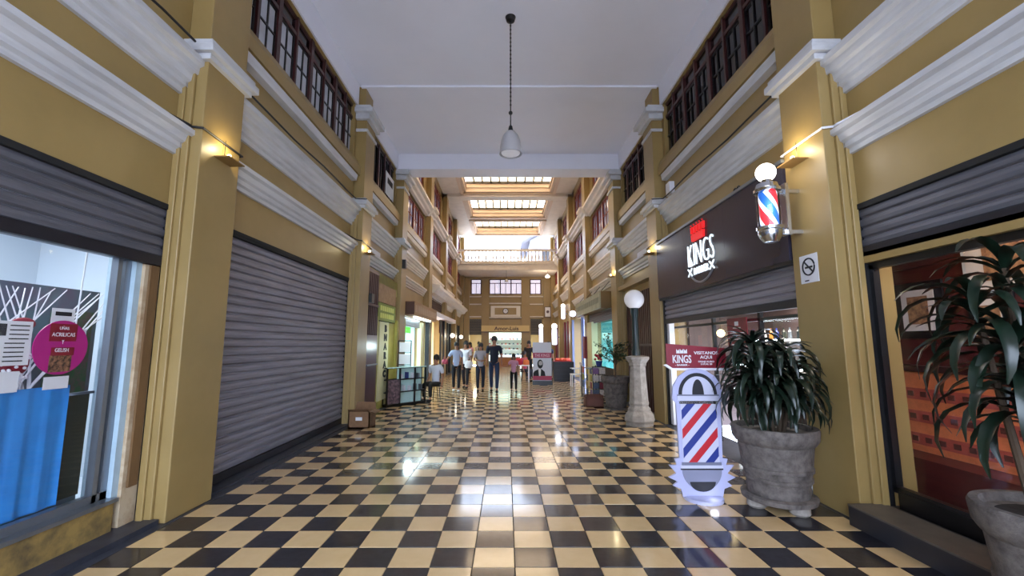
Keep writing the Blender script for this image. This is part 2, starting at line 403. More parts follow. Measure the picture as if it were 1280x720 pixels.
# atrium roof with coffers
mb = MB(); cof = [(13.0, 16.4), (17.2, 20.9), (21.7, 25.1), (25.9, 29.2)]
xL, xR = X('left', RD), X('right', RD); cl, cr = -2.15, 2.3
mb.box(xL, cl, 12.5, 29.6, ROOF, ROOF + .15); mb.box(cr, xR, 12.5, 29.6, ROOF, ROOF + .15)
ys = [12.5] + [v for c in cof for v in c] + [29.6]
for k in range(0, len(ys), 2): mb.box(cl, cr, ys[k], ys[k + 1], ROOF, ROOF + .15)
at = struct(mb, 'trim_3', M_cornice, 'cream atrium roof frame with stepped coffers around skylights', 'ceiling')
for k, (a, b) in enumerate(cof):
    m2 = MB(); e = .12
    for (x0, x1, y0, y1) in ((cl, cl + e, a, b), (cr - e, cr, a, b), (cl, cr, a, a + e), (cl, cr, b - e, b)): m2.box(x0, x1, y0, y1, ROOF + .0, ROOF + .5)
    for (x0, x1, y0, y1) in ((cl - .16, cl, a - .16, b + .16), (cr, cr + .16, a - .16, b + .16), (cl, cr, a - .16, a), (cl, cr, b, b + .16)): m2.box(x0, x1, y0, y1, ROOF - .08, ROOF)
    for (x0, x1, y0, y1) in ((cl + e, cl + e + .05, a + e, b - e), (cr - e - .05, cr - e, a + e, b - e), (cl + e, cr - e, b - e - .05, b - e)): m2.box(x0, x1, y0, y1, ROOF + .2, ROOF + .26)
    m2.build('coffer', mat('coffer_cream', '#cdb8a2', .6), at)
    sk = thing('skylight', ((cl + cr) / 2, a, ROOF + .5), f'cream glazed skylight with dark bars in the atrium roof, {("first", "second", "third", "last")[k]} behind the beam', 'skylight', None, 'structure')
    M_sk = MATS.get('sk') or translucent('skylight_glass', '#ffe8c8'); MATS['sk'] = M_sk
    n = 10; cwid = (cr - cl - 2 * e) / n
    bars = MB()
    for j in range(n):
        x = cl + e + cwid * j
        box(x + .01, x + cwid - .01, a + e, b - e, ROOF + .52, ROOF + .53).build('pane', M_sk, sk)
        if j: box(x - .03, x + .03, a + e, b - e, ROOF + .42, ROOF + .55).build('glazing_bar', mat('bar_grey', '#3a3833', .5), sk)
    box(cl + e, cr - e, b - e - .06, b - e, ROOF + .42, ROOF + .54).build('glazing_bar', MATS['bar_grey'], sk)
# cross beams between the coffers
for k, (a, b) in enumerate(((16.5, 17.1), (21.0, 21.6))):
    struct(box(xL, xR, a, b, ROOF - .18, ROOF), f'trim_{4 + k}', M_cornice, f'cream cross beam under the atrium roof, {("first", "second", "third", "fourth")[k]} behind the ceiling', 'beam')

# ================================================================ END WALL
ew = MB(); y0, y1 = END, END + .3
ops = [(-2.5, -1.8), (-1.2, 1.1), (1.7, 2.45)]
ew.box(xL, xR, y0, y1, 3.4, 5.05); ew.box(xL, xR, y0, y1, 6.12, 6.75)
for a, b in ((xL, -2.5), (-1.8, -1.2), (1.1, 1.7), (2.45, xR)): ew.box(a, b, y0, y1, 5.05, 6.12)
for a, b in ((xL, -2.6), (-1.75, -1.25), (1.1, 1.7), (2.5, xR)): ew.box(a, b, y0, y1, 0, 3.4)
ew.box(-1.25, 1.1, y0, y1, 2.35, 3.4)
ew.box(-3.3, 3.4, END + 2.6, END + 2.7, 0, 6.8); ew.box(-3.3, -3.2, END, END + 2.7, 0, 5); ew.box(3.3, 3.4, END, END + 2.7, 0, 5); ew.box(-3.3, 3.4, END, END + 2.7, 3.3, 3.4)
EW = struct(ew, 'wall_end', M_wall, 'ochre end wall of the arcade with clock panel', 'wall')
for a, b in ((-1.75, -1.22), (1.05, 1.62), (-3.1, -2.62), (2.62, 3.2)): box(a, b, END - .15, END, 0, 6.2).build('pilaster', M_wall, EW)
for z in (4.85, 4.35, 3.35): box(-1.22, 1.05, END - .1, END, z, z + .09).build('moulding', M_cornice, EW)
for x0, x1 in ((-2.6, -1.78), (1.65, 2.6)):
    for z in (4.85, 4.3, 3.42): box(x0, x1, END - .08, END, z, z + .08).build('moulding', M_cornice, EW)
for k, (a, b) in enumerate(ops):
    wn[0] += 1
    r = thing(f'window_{wn[0]}', ((a + b) / 2, END, 5.05), ('bright small casement window high on the end wall, left of the wide one', 'wide three-part casement window high in the middle of the end wall', 'bright small casement window high on the end wall, right of the wide one')[k], 'window', None, 'structure')
    f = MB(); n = 3 if k == 1 else 1; cw = (b - a) / n
    for i in range(n + 1): f.box(a + cw * i - .035, a + cw * i + .035, END - .02, END + .06, 5.05, 6.12)
    for z in (5.05, 6.08, 5.82): f.box(a, b, END - .02, END + .06, z - .0, z + .05)
    for i in range(n): f.box(a + cw * (i + .5) - .02, a + cw * (i + .5) + .02, END, END + .05, 5.05, 5.85)
    f.build('frame', M_redwood, r)
    for i in range(n): box(a + cw * i + .04, a + cw * (i + 1) - .04, END + .1, END + .11, 5.1, 6.1).build('pane', mat('glowing_pane', '#e8e4f4', .5, emit=.75, ecol='#e6e0f6'), r)  # panes emit their own glow in place of light from behind
for sx, (a, b), lb in ((-1, (-2.6, -1.75), 'left'), (1, (1.7, 2.5), 'right')):
    r = thing('dark_shutter', ((a + b) / 2, END, 2.2), f'dark blue-black blind over the {lb} doorway of the end wall', 'blind')
    m2 = MB()
    for k in range(11): m2.box(a, b, END + .02, END + .06, 2.2 + k * .11, 2.3 + k * .11)
    m2.build('blind_slats', mat('navy_blind', '#161424', .5), r)
clk = thing('clock_panel', (-.06, END, 3.44), 'cream panel with a round dark-rimmed clock on the end wall', 'clock')
box(-1.1, .98, END - .13, END, 3.46, 4.22).build('panel', mat('clock_panel_cream', '#d9d2c6', .6), clk)
box(-.82, .70, END - .15, END - .13, 3.60, 4.08).build('inner_panel', M_wall, clk)
MB().lathe([(.2, 0), (.2, .05), (.16, .05)], n=28).fmap(lambda x, y, z: (-.06 + x, END - .15 - z, 3.85 + y)).build('rim', M_black, clk)
MB().lathe([(.155, 0), (.155, .06)], n=28).fmap(lambda x, y, z: (-.06 + x, END - .15 - z, 3.85 + y)).build('dial', M_paper, clk)
MB().box(-.07, -.05, END - .22, END - .212, 3.85, 3.96).box(-.06, .02, END - .22, END - .212, 3.84, 3.86).build('hands', M_ink, clk)
sg = thing('shop_sign', (0, END - .2, 2.42), 'long cream shop sign board with dark lettering over the end shop', 'sign')
box(-1.75, 1.6, END - .24, END - .15, 2.42, 2.84).build('board', mat('sign_cream', '#d0b478', .5), sg)
box(-1.75, 1.6, END - .27, END - .15, 2.36, 2.42).build('lower_edge', M_redwood, sg)
text('Amor-Luis', sg, M_redwood, (0, END - .24, 2.63), (1, 0, 0), (0, -1, 0), w=1.7, h=.26, depth=.03, bold=.02)
pc = thing('hanging_sign', (2.88, END - .4, 3.4), 'white framed square sign with a dark emblem at the right end corner', 'sign')
box(2.66, 3.1, END - .42, END - .38, 3.4, 4.14).build('frame', M_redwood, pc); box(2.70, 3.06, END - .43, END - .42, 3.44, 4.10).build('sheet', M_paper, pc)
MB().lathe([(.11, 0), (.11, .01)], n=6).fmap(lambda x, y, z: (2.88 + x, END - .43 - z, 3.78 + y)).build('emblem', mat('emblem_grey', '#53424c', .6), pc)
# end shop interior
sh = thing('shop_display', (0, END + 1.6, 0), 'bright wall display of hats and bags inside the end shop', 'shop display')
box(-1.6, 1.6, END + 1.5, END + 1.6, 0, 3.2).build('back_panel', mat('mint_wall', '#d7f0e6', .5), sh)
for z in (.75, 1.15, 1.5, 1.85): box(-1.5, 1.5, END + 1.25, END + 1.5, z, z + .02).build('shelf', M_white2, sh)
cols = ['#3a3040', '#6a4a3a', '#2a5a70', '#a06050', '#202028', '#b8a080', '#7a8a9a', '#804050']
for ti, z in enumerate((.77, 1.17, 1.52, 1.87)):
    for i in range(9):
        x = -1.2 + .29 * i + random.uniform(-.04, .04); c = random.choice(cols)
        o = MB().lathe([(.11, 0), (.10, .01), (.065, .02), (.06, .08), (.03, .11)], (x, END + 1.36, z), 10).build('hat', mat('hat' + c, c, .8), None, smooth=True)
        tag(o, f'small sun hat, {ORD[i]} from the left on the {TIER[ti] if ti < 3 else "top"} shelf of the end shop', 'hat', 'hats in the end shop')
ct = thing('shop_counter', (0, END - .1, 0), 'low wooden counter across the front of the end shop', 'counter')
box(-1.1, .95, END - .05, END + .5, 0, .62).build('body', mat('counter_wood', '#a9713f', .5, var=.4, scale=5), ct); box(-1.2, 1.0, END - .1, END + .55, .62, .67).build('top', M_white2, ct)
light('end_shop_lamp', 'AREA', (0, END + 1.0, 3.1), 120, (.9, 1, .95), 2.2, .6)
light('end_side_lamp', 'POINT', (-2.2, END + 1.2, 2.0), 25, (1, .85, .6), .2); light('end_side_lamp', 'POINT', (2.2, END + 1.2, 2.0), 25, (1, .85, .6), .2)

# gallery bridge
gy = 27.6
struct(box(xL, xR, gy, END + 3, 6.30, 6.82), 'trim_8', M_cornice, 'cream gallery slab crossing the far end of the atrium', 'gallery')
struct(MB().box(xL, xR, gy - .1, gy, 6.70, 6.86).box(xL, xR, gy - .05, gy, 6.34, 6.42), 'trim_9', M_cornice, 'projecting cream cornice along the gallery edge', 'cornice')
bal = thing('balustrade', (0, gy + .1, 6.82), 'white turned balustrade on the gallery under the open sky', 'balustrade')
box(xL, xR, gy + .02, gy + .22, 7.58, 7.70).build('handrail', M_cornice, bal); box(xL, xR, gy + .02, gy + .22, 6.84, 6.92).build('plinth', M_cornice, bal)
pr = [(.045, 0), (.045, .04), (.03, .06), (.06, .2), (.055, .28), (.025, .45), (.03, .6), (.045, .62), (.045, .66)]
b0 = None; nb = 27
for i in range(nb):
    x = -2.95 + 6.0 * i / (nb - 1)
    if b0 is None: b0 = MB().lathe(pr, (0, 0, 0), 8).build('baluster', M_cornice, None, smooth=True); b0.parent = bal; b0.location = Vector((x, gy + .12, 6.92)) - bal.location
    else: link_copy(b0, bal, (x, gy + .12, 6.92))
gp_ = thing('gallery_pendant', (2.7, 28.0, 5.95), 'small white lit lamp hanging under the right end of the gallery', 'lamp')
MB().tube([(2.7, 28.0, 6.3), (2.7, 28.0, 6.1)], .01, 5).build('cord', M_black, gp_); MB().lathe([(.03, 6.1), (.16, 5.98), (.17, 5.9), (.12, 5.86)], (2.7, 28.0, 0), 16).build('shade', mat('lamp_shade_lit', '#ffffff', .5, emit=1.2, ecol='#fff0d8'), gp_, smooth=True)
gq_ = thing('gallery_chain_lamp', (-.0, 27.75, 5.6), 'thin dark chain lamp hanging in the middle under the gallery', 'lamp')
MB().tube([(-.0, 27.75, 6.3), (-.0, 27.75, 5.75)], .012, 5).build('chain', M_black, gq_); MB().lathe([(.03, 5.75), (.12, 5.65), (.14, 5.55), (.1, 5.54)], (0, 27.75, 0), 16).build('shade', mat('grey_glass2', '#a8a6a8', .3), gq_, smooth=True)
light('gallery_lamp', 'POINT', (2.5, 27.8, 5.7), 90, (1, .8, .6), .8)
# neighbouring house beyond the gallery
hs = thing('neighbour_house', (3, 37, 6), 'neighbouring white house with tiled roof eave beyond the gallery', 'house')
MB().prism([(1.95, 3), (6, 3), (6, 12.2), (1.95, 10.1)], 35, 42, 'y').build('wall', mat('house_white', '#9c9aa2', .7), hs)
MB().prism([(1.2, 9.75), (1.2, 9.9), (6.2, 12.6), (6.2, 12.4)], 34, 43, 'y').build('roof', mat('roof_grey', '#8d8a90', .8, var=.4, scale=6), hs)
box(3.0, 3.6, 34.96, 35.02, 8.1, 9.2).build('window', M_darkpane, hs)
an = thing('antenna', (-2.7, 36, 3), 'thin metal antenna mast with crossbars beyond the gallery', 'antenna')
m2 = MB().tube([(-2.7, 36, 3), (-2.8, 36, 11.2)], .03, 6)
for k in range(5): m2.tube([(-3.1 + .05 * k, 36, 11.0 - .25 * k), (-2.5 - .05 * k, 36, 10.9 - .25 * k)], .015, 5)
m2.build('mast', M_alu, an)
struct(box(-9, 12, END + 3, 60, 2.8, 3.0), 'street_ground', MATS['pale_ground'], 'flat grey terrace roof beyond the gallery', 'ground')
# ================================================================ SHUTTERS
def shutter(side, a, b, z0, z1, label, slatm, pitch=.1, d=RD + .03, box_top=True):
    root = thing('roller_shutter', (X(side, d), (a + b) / 2, z0), label, 'roller shutter')
    n = int((z1 - z0 - .09) / pitch)
    pr_ = [(0.0, 0), (-.014, .012), (-.018, pitch * .45), (-.012, pitch * .72), (.004, pitch * .80), (.006, pitch * .97), (.018, pitch * .97), (.018, 0)]
    first = None
    for k in range(n + 1):
        z = z0 + .09 + k * pitch
        if first is None: first = MB().prism([(X(side, d + q), z + h) for q, h in pr_], a + .02, b - .02).build('slat', slatm, root); f0 = first.location.copy(); zb = z
        else:
            c = link_copy(first, root, None); c.location = first.location + Vector((random.uniform(-.002, .002), 0, z - zb))
    r = MB(); sb(r, side, d - .03, d + .02, a + .02, b - .02, z0, z0 + .09); r.build('bottom_rail', M_rail, root)
    for y in (a, b - .04):
        g = MB(); sb(g, side, d - .04, d + .03, y, y + .04, 0, z1); g.build('guide_rail', M_black, root)
    # worn scalloped edge of the housing
    h = MB(); sb(h, side, d - .045, d + .05, a, b, z1 - .03, z1 + .02); h.build('housing_edge', M_blackmatt, root)
    return root
shutter('left', -2.6, 4.0, 2.27, 2.84, 'half-raised dark roller shutter over the near left shop window', M_steeldk, .095)
shutter('left', 4.6, 8.7, .03, 2.84, 'fully closed grey steel roller shutter on the left wall', M_steel, .1)
shutter('right', -2.6, 4.0, 2.36, 2.84, 'half-raised dark roller shutter over the near right restaurant window', M_steeldk, .095)
shutter('right', 4.6, 8.7, 1.95, 2.5, 'half-raised steel roller shutter below the dark barber fascia', M_steel, .09, d=.10)

# ================================================================ LEFT: nail shop (nearest bay)
dg_ = RD + .12
st = struct(MB().box(X('left', .04), X('left', .6), -2.6, 3.98, -.01, .045), 'trim_10', M_stepdark, 'low dark worn threshold step in front of the near left shop', 'step')
m2 = MB(); sb(m2, 'left', RD + .02, RD + .3, -2.6, 3.74, .0, .27)
sw = struct(m2, 'trim_11', M_oldochre, 'worn low ochre plinth wall under the near left shop window', 'wall')
m2 = MB(); sb(m2, 'left', RD - .0, RD + .3, -2.6, 3.76, .27, .30); m2.build('sill', M_alu, sw)
jb = thing('door_jamb', (X('left', RD + .1), 3.86, 0), 'worn plaster and wood jamb beside the near left shop window', 'jamb')
m2 = MB(); sb(m2, 'left', RD + .07, RD + .3, 3.80, 4.0, 0, 2.86); sb(m2, 'left', RD + .02, RD + .07, 3.80, 4.0, 0, 2.26); m2.build('plaster', M_plaster, jb)
m2 = MB(); sb(m2, 'left', RD + .0, RD + .04, 3.84, 3.93, .35, 2.26); m2.build('wood_strip', mat('old_wood', '#6f5231', .7, var=.6, scale=8, stretch=(1, 1, .2)), jb)
m2 = MB(); sb(m2, 'left', RD + .05, RD + .3, 3.74, 3.80, .27, 2.4); m2.build('pale_blue_board', mat('pale_blue', '#a9bfcc', .5, var=.3), jb)
m2 = MB(); sb(m2, 'left', RD - .02, RD + .02, 3.965, 3.99, .03, 2.86); m2.build('black_gap_strip', M_blackmatt, jb)
wn[0] += 1
sw_ = thing(f'window_{wn[0]}', (X('left', dg_), 1.3, .30), 'large aluminium framed shop window of the nail salon at near left', 'window', None, 'structure')
m2 = MB()
for (a, b, c, d) in ((-2.6, 3.74, .30, .36), (-2.6, 3.74, 2.28, 2.34), (3.68, 3.74, .3, 2.34), (3.61, 3.65, .3, 2.34)): sb(m2, 'left', dg_ - .03, dg_ + .03, a, b, c, d)
m2.build('frame', M_alu, sw_)
m2 = MB(); sb(m2, 'left', dg_, dg_ + .006, -2.6, 3.66, .36, 2.28); m2.build('pane', M_glass, sw_)
# interior
ni = struct(MB().box(-5.6, -5.5, -2.6, 6, 0, 3.3).box(-5.6, -3.55, 5.0, 5.1, 0, 3.3).box(-5.6, -3.5, -2.6, 5, -.02, .1).box(-5.6, -3.5, -2.6, 5, 3.1, 3.2), 'wall_shop_left', mat('shop_white', '#dfe8f2', .6), 'white interior walls of the nail salon at near left', 'wall')
light('nail_shop_lamp', 'AREA', (-4.5, 3.2, 3.0), 62, (.82, .92, 1), 1.2, .5)
bd = thing('window_backdrop', (-3.95, 2.6, .3), 'dark teal printed backdrop with colour blotches behind the twigs in the nail salon window', 'backdrop')
box(-3.98, -3.93, -1, 4.15, .1, 2.05).build('board', mat('teal_backdrop', '#5d7682', .5, var=1, scale=5, col2='#6e6078'), bd)
box(-3.93, -3.92, 3.72, 4.1, .9, 1.85).build('green_print', mat('green_print', '#3f6b4c', .5, var=1, scale=14, col2='#7a5266'), bd)
tw = thing('twig_arrangement', (-3.75, 3.2, 1.0), 'spray of white painted twigs behind the nail salon window', 'twigs')
random.seed(3)
for k in range(34):
    y0_ = random.uniform(2.9, 3.5); sp = random.uniform(-.9, .75); p = [(-3.75, y0_, 1.15), (-3.75 + random.uniform(-.1, .1), y0_ + sp * .45, 1.6), (-3.78 + random.uniform(-.1, .15), y0_ + sp, 2.0)]
    MB().tube(p, [.009, .007, .004], 5).build('twig', M_white2, tw)
bl = thing('blue_cloth', (-3.4, 3.2, .35), 'bright blue cloth hanging inside the lower near left window', 'cloth')
m2 = MB(); n = 24; vs = []; 
for i in range(n + 1):
    y = 2.90 + .52 * i / n; dx = .009 * math.sin(i * .8) + .004 * math.sin(i * 1.9)
    vs += [(-3.385 + dx, y + .0, .36), (-3.385 + dx * .6, y, .9), (-3.385 + dx * .3, y, 1.24)]
vs2 = [(x - .01, y, z) for x, y, z in vs]; N = len(vs)
fs = []
for i in range(n):
    for j in range(2): fs += [(i * 3 + j, i * 3 + j + 1, i * 3 + j + 4, i * 3 + j + 3), (N + i * 3 + j, N + i * 3 + j + 3, N + i * 3 + j + 4, N + i * 3 + j + 1)]
m2.add(vs + vs2, fs).build('cloth', mat('blue_cloth', '#2f86d0', .55, var=.3, scale=6, col2='#2350a0'), bl, smooth=True)
gw = thing('white_cloth', (-3.42, 2.0, .35), 'pale grey-white cloth panel left of the blue cloth in the near left window', 'cloth')
box(-3.42, -3.40, -1.0, 2.93, .36, 1.22).build('cloth', mat('grey_cloth', '#aeb6c2', .8, var=.3), gw)
dk = thing('olive_panel', (-3.45, 3.6, .36), 'dark olive panel at the foot of the nail salon window right of the blue cloth', 'panel')
box(-3.47, -3.45, 3.42, 3.66, .36, 1.15).build('panel', mat('olive_dark', '#38382c', .6), dk); box(-3.47, -3.43, 3.4, 3.68, 1.15, 1.17).build('top_edge', M_alu, dk)
# sticker disc
ds = thing('round_sticker', (-3.325, 3.26, 1.53), 'round magenta sticker advertising nails on the near left shop window', 'sticker')
def disc(c, r, t, n=40): return MB().lathe([(r, 0), (r, t)], n=n).fmap(lambda x, y, z: (c[0] + z, c[1] + x, c[2] + y))
disc((-3.33, 3.26, 1.53), .2, .006).build('disc', mat('magenta', '#a81a74', .4), ds)
G = ('left')
plate((-3.324, 3.26, 1.64), (0, 1, 0), (1, 0, 0), .2, .13, .002).build('upper_label', M_maroon, ds); plate((-3.324, 3.27, 1.50), (0, 1, 0), (1, 0, 0), .17, .06, .002).build('lower_label', M_maroon, ds)
plate((-3.324, 3.26, 1.41), (0, 1, 0), (1, 0, 0), .16, .12, .002).build('photo', mat('photo_print', '#2c1a14', .4, var=1, scale=40, col2='#a87a5a'), ds)
for s_, z, w_ in (('UÑAS', 1.675, .07), ('ACRILICAS', 1.625, .17), ('Y', 1.57, .015), ('GELISH', 1.51, .10)):
    text(s_, ds, M_paper, (-3.321, 3.26, z), (0, 1, 0), (1, 0, 0), w=w_, h=.028, depth=.001)
for i, (y, z, w_, h_, lb) in enumerate(((2.93, 1.56, .26, .30, 'white printed notice with small portrait at the left edge of the window'), (3.26, 1.76, .17, .12, 'small white paper behind the top of the magenta sticker'), (3.27, 1.27, .18, .09, 'small white paper strip under the magenta sticker'), (2.93, 1.30, .17, .14, 'small white paper at the left above the blue cloth'))):
    r = thing('paper_notice', (-3.335, y, z), lb, 'notice'); plate((-3.345, y, z), (0, 1, 0), (1, 0, 0), w_, h_, .003).build('sheet', M_paper, r)
    if i == 0:
        plate((-3.342, y - .07, z + .09), (0, 1, 0), (1, 0, 0), .08, .08, .002).build('portrait', M_ink, r)
        for k in range(9): plate((-3.342, y + .05 - .02 * (k > 3), z + .12 - .03 * k), (0, 1, 0), (1, 0, 0), .12, .008, .002).build('print_line', M_ink, r)
    if i == 1: plate((-3.342, y, z + .02), (0, 1, 0), (1, 0, 0), .12, .03, .002).build('printed_band', M_ink, r)
# polka-dot bow
bw = thing('polka_dot_bow', (-3.5, 3.05, 1.3), 'red polka-dot fabric bow in the near left window', 'bow')
Mred = mat('bow_red', '#8f1f35', .6); rb = MB()
for (cy, cz, sy, sz) in ((2.98, 1.38, 1.3, .7), (3.12, 1.42, .8, 1.0), (3.06, 1.62, .6, 1.0), (3.02, 1.32, 1.0, .5), (3.12, 1.70, .9, .5)): rb.sphere((-3.48, cy, cz), .09, 14, .35, sy, sz)
rb.build('fabric', Mred, bw, smooth=True)
dt = MB()
for k in range(46):
    dt.sphere((-3.442 + random.uniform(-.008, .004), random.uniform(2.88, 3.18), random.uniform(1.28, 1.5)), .011, 8)
dt.build('dots', M_white2, bw)
hl = thing('hanging_lamp_dish', (-3.6, 3.62, 1.6), 'small white dish hanging on a rod inside the near left window', 'hanging dish')
MB().tube([(-3.6, 3.62, 1.68), (-3.6, 3.66, 2.9)], .006, 6).build('rod', M_white2, hl); MB().lathe([(.02, .06), (.07, .055), (.07, .0), (.06, 0)], (-3.6, 3.62, 1.62), 16).build('dish', M_white2, hl, smooth=True)

# ================================================================ LEFT second bay threshold
m2 = MB(); sb(m2, 'left', .06, .6, 4.6, 8.7, 0, .02); struct(m2, 'trim_12', M_stepdark, 'dark threshold strip under the closed left shutter', 'step')
m2 = MB(); sb(m2, 'left', RD - .02, RD, 4.62, 8.68, 2.84, 2.88); sb(m2, 'left', RD + .06, RD + .3, 4.6, 8.7, 0, 2.9); struct(m2, 'trim_13', M_blackmatt, 'dark backing behind the closed left shutter', 'wall')

# ================================================================ LEFT third bay: red gate + signs
m2 = MB(); d0 = .02
dr = thing('door_1', (X('left', d0), 9.75, 0), 'tall dark maroon barred gate beside the second left pilaster', 'door', None, 'structure')
for k in range(9): box(X('left', d0), X('left', d0 + .03), 9.32 + .09 * k, 9.35 + .09 * k, 1.75, 3.15).build('bar', M_redwood, dr)
m2 = MB(); sb(m2, 'left', d0, d0 + .04, 9.3, 10.1, .03, 1.75); sb(m2, 'left', d0, d0 + .04, 9.3, 10.1, 3.15, 3.22); sb(m2, 'left', d0 - .01, d0 + .03, 9.3, 10.1, 2.4, 2.45)
m2.build('lower_panel', mat('maroon_paint', '#4b232a', .3, var=.3), dr); box(X('left', d0 - .03), X('left', d0), 9.36, 10.1, 1.08, 1.11).build('handle', M_alu, dr)
box(X('left', d0 + .17), X('left', d0 + .2), 9.3, 12.1, 0, 3.3).build('dark_backing', M_blackmatt, dr)
M_yg = mat('yellow_green_paint', '#a89f45', .5, var=.4, scale=5)
pn = thing('sign_panel', (X('left', .16), 11.2, 0), 'yellow-green board front with a vertical black letter sign beside the maroon gate', 'sign')
box(X('left', .10), X('left', .14), 10.12, 12.08, 0, 2.1).build('board', M_yg, pn)
for k in range(12): box(X('left', .08), X('left', .12), 10.14 + .15 * k, 10.36 + .15 * k, 2.85, 3.25).build('bar', M_yg, pn)
box(X('left', .07), X('left', .10), 10.45, 11.25, .2, 2.1).build('white_panel', mat('cream_panel', '#cfcba0', .5), pn)
text('B\nN\nA\nR\nA\nC', pn, M_ink, (X('left', .07), 10.95, 1.38), (0, 1, 0), (1, 0, 0), w=.28, h=1.3, depth=.01, bold=.06)
box(X('left', .03), X('left', .10), 11.95, 12.05, 0, 2.2).build('post', M_yg, pn); box(X('left', .03), X('left', .10), 10.12, 10.2, 0, 2.2).build('post', M_yg, pn)
p2 = thing('hanging_sign', (X('left', .1), 11, 2.1), 'brown over green hanging board with faded lettering above the vertical letter sign', 'sign')
box(X('left', .03), X('left', .07), 10.15, 11.7, 2.56, 3.0).build('brown_board', mat('brown_sign', '#94714b', .6, var=.6, scale=9, col2='#b79b72'), p2)
box(X('left', .03), X('left', .07), 10.15, 11.7, 2.12, 2.54).build('green_board', mat('green_sign', '#7c8a2c', .5), p2)
for z in (2.42, 2.24):
    for k in range(7): box(X('left', .02), X('left', .03), 10.3 + .18 * k, 10.42 + .18 * k, z - .06, z + .06).build('letter_block', mat('pale_yg', '#c9cf6a', .5), p2)
wb = thing('white_sticker_plate', (X('left', RD), 9.9, 3.7), 'small blank white plate between the mouldings on the left wall', 'plate')
box(X('left', RD - .02), X('left', RD), 9.9, 10.7, 3.66, 3.82).build('plate', M_paper, wb)
wb = thing('white_sticker_plate', (X('right', RD), 10.3, 3.7), 'small blank white plate between the mouldings on the right wall', 'plate')
box(X('right', RD - .02), X('right', RD), 9.9, 10.7, 3.66, 3.82).build('plate', M_paper, wb)

# cardboard box at the second pilaster
cb = thing('cardboard_box', (-2.82, 8.45, 0), 'open brown cardboard box at the foot of the second left pilaster', 'box')
q = MB(); q.box(-3.02, -2.62, 8.3, 8.32, 0, .3).box(-3.02, -2.62, 8.66, 8.68, 0, .3).box(-3.02, -3.0, 8.3, 8.68, 0, .3).box(-2.64, -2.62, 8.3, 8.68, 0, .3).box(-3.02, -2.62, 8.3, 8.68, 0, .02)
q.build('body', M_cardb, cb)
for (v, nm) in (([( -3.02, 8.3, .3), (-2.62, 8.3, .3), (-2.64, 8.2, .35), (-3.0, 8.2, .35)], 'flap'), ([(-2.62, 8.3, .3), (-2.62, 8.68, .3), (-2.52, 8.66, .26), (-2.52, 8.32, .26)], 'flap'), ([(-3.02, 8.68, .3), (-2.62, 8.68, .3), (-2.64, 8.72, .42), (-3.0, 8.72, .42)], 'flap')):
    k = MB(); k.add([(*p[:2], p[2]) for p in v] + [(*p[:2], p[2] + .006) for p in v], [(3, 2, 1, 0), (4, 5, 6, 7), (0, 1, 5, 4), (1, 2, 6, 5), (2, 3, 7, 6), (3, 0, 4, 7)]); k.build('flap', M_cardb, cb)
box(-2.88, -2.76, 8.293, 8.30, .14, .2).build('label', M_paper, cb)
cb.location.x += .07

# ================================================================ LEFT fourth bay: lit cyan shop
def shop_room(side, a, b, wallm, lamp_e, lamp_c, z=2.7, depth=1.9, nm=''):
    m = MB(); sb(m, side, depth, depth + .06, a, b, 0, z); sb(m, side, RD + .3, depth, a, a + .05, 0, z); sb(m, side, RD + .3, depth, b - .05, b, 0, z); sb(m, side, RD + .3, depth, a, b, z, z + .05)
    r = struct(m, 'wall_shop', wallm, f'interior walls of the {nm}', 'wall')
    if lamp_e: light('shop_lamp', 'AREA', ((X(side, RD + .2) + X(side, depth)) / 2, (a + b) / 2, z - .08), lamp_e, lamp_c, 1.0, .6)
    return r
shop_room('left', 12.7, 16.6, mat('cyan_white', '#cfe6e2', .6), 110, (.75, 1, .97), 2.35, nm='bright cyan-lit shop on the left')
fs4 = thing('storefront', (X('left', .1), 14.6, 0), 'pale green shop front posts and folding shutter of the cyan-lit left shop', 'shop front')
box(X('left', .02), X('left', .16), 12.72, 12.9, 0, 2.3).build('post', M_yg, fs4); box(X('left', .02), X('left', .16), 15.3, 15.7, 0, 2.3).build('post', mat('cream_panel', '#cfcba0'), fs4); box(X('left', -.05), X('left', .1), 16.45, 16.62, 0, 2.5).build('post', M_black, fs4)
for k in range(4): box(X('left', .08), X('left', .12), 12.9, 15.3, 2.1 + .07 * k, 2.16 + .07 * k).build('shutter_slat', M_alu, fs4)
text('ACCESORIOS', fs4, mat('green_neon', '#58e03a', .5, emit=1.2), (X('left', .2), 13.7, 2.0), (0, 1, 0), (1, 0, 0), w=1.3, h=.2, depth=.02)
ls = thing('box_sign', (X('left', -.05), 14.5, 2.4), 'long brown box sign reading LOCAL 5 over the cyan-lit left shop', 'sign')
box(X('left', RD), X('left', -.22), 12.95, 17.1, 2.42, 2.84).build('box', mat('brown_sign', '#94714b'), ls)
text('LOCAL\n5', ls, mat('tan_letters', '#c9a071', .5), (-3.02, 12.95, 2.63), (1, 0, 0), (0, -1, 0), w=.22, h=.26, depth=.005, bold=.02)
box(-3.2, -2.76, 12.93, 12.945, 2.44, 2.82).build('dark_end_face', mat('dark_brown', '#4a2a1a', .6), ls)
for k in range(16): box(X('left', -.23), X('left', -.22), 13.1 + .24 * k, 13.24 + .24 * k, 2.52, 2.74).build('letter_block', mat('faded_letters', '#b59a7c', .6), ls)
tl = thing('tube_lamp', (X('left', -.1), 15, 2.4), 'white tube lamp glowing under the brown box sign', 'lamp')
box(X('left', -.15), X('left', -.05), 13.6, 16.2, 2.37, 2.41).build('tube', M_ltub, tl); light('tube_light', 'AREA', (X('left', -.1), 14.9, 2.34), 22, (.8, 1, .98), 2.5, .1)
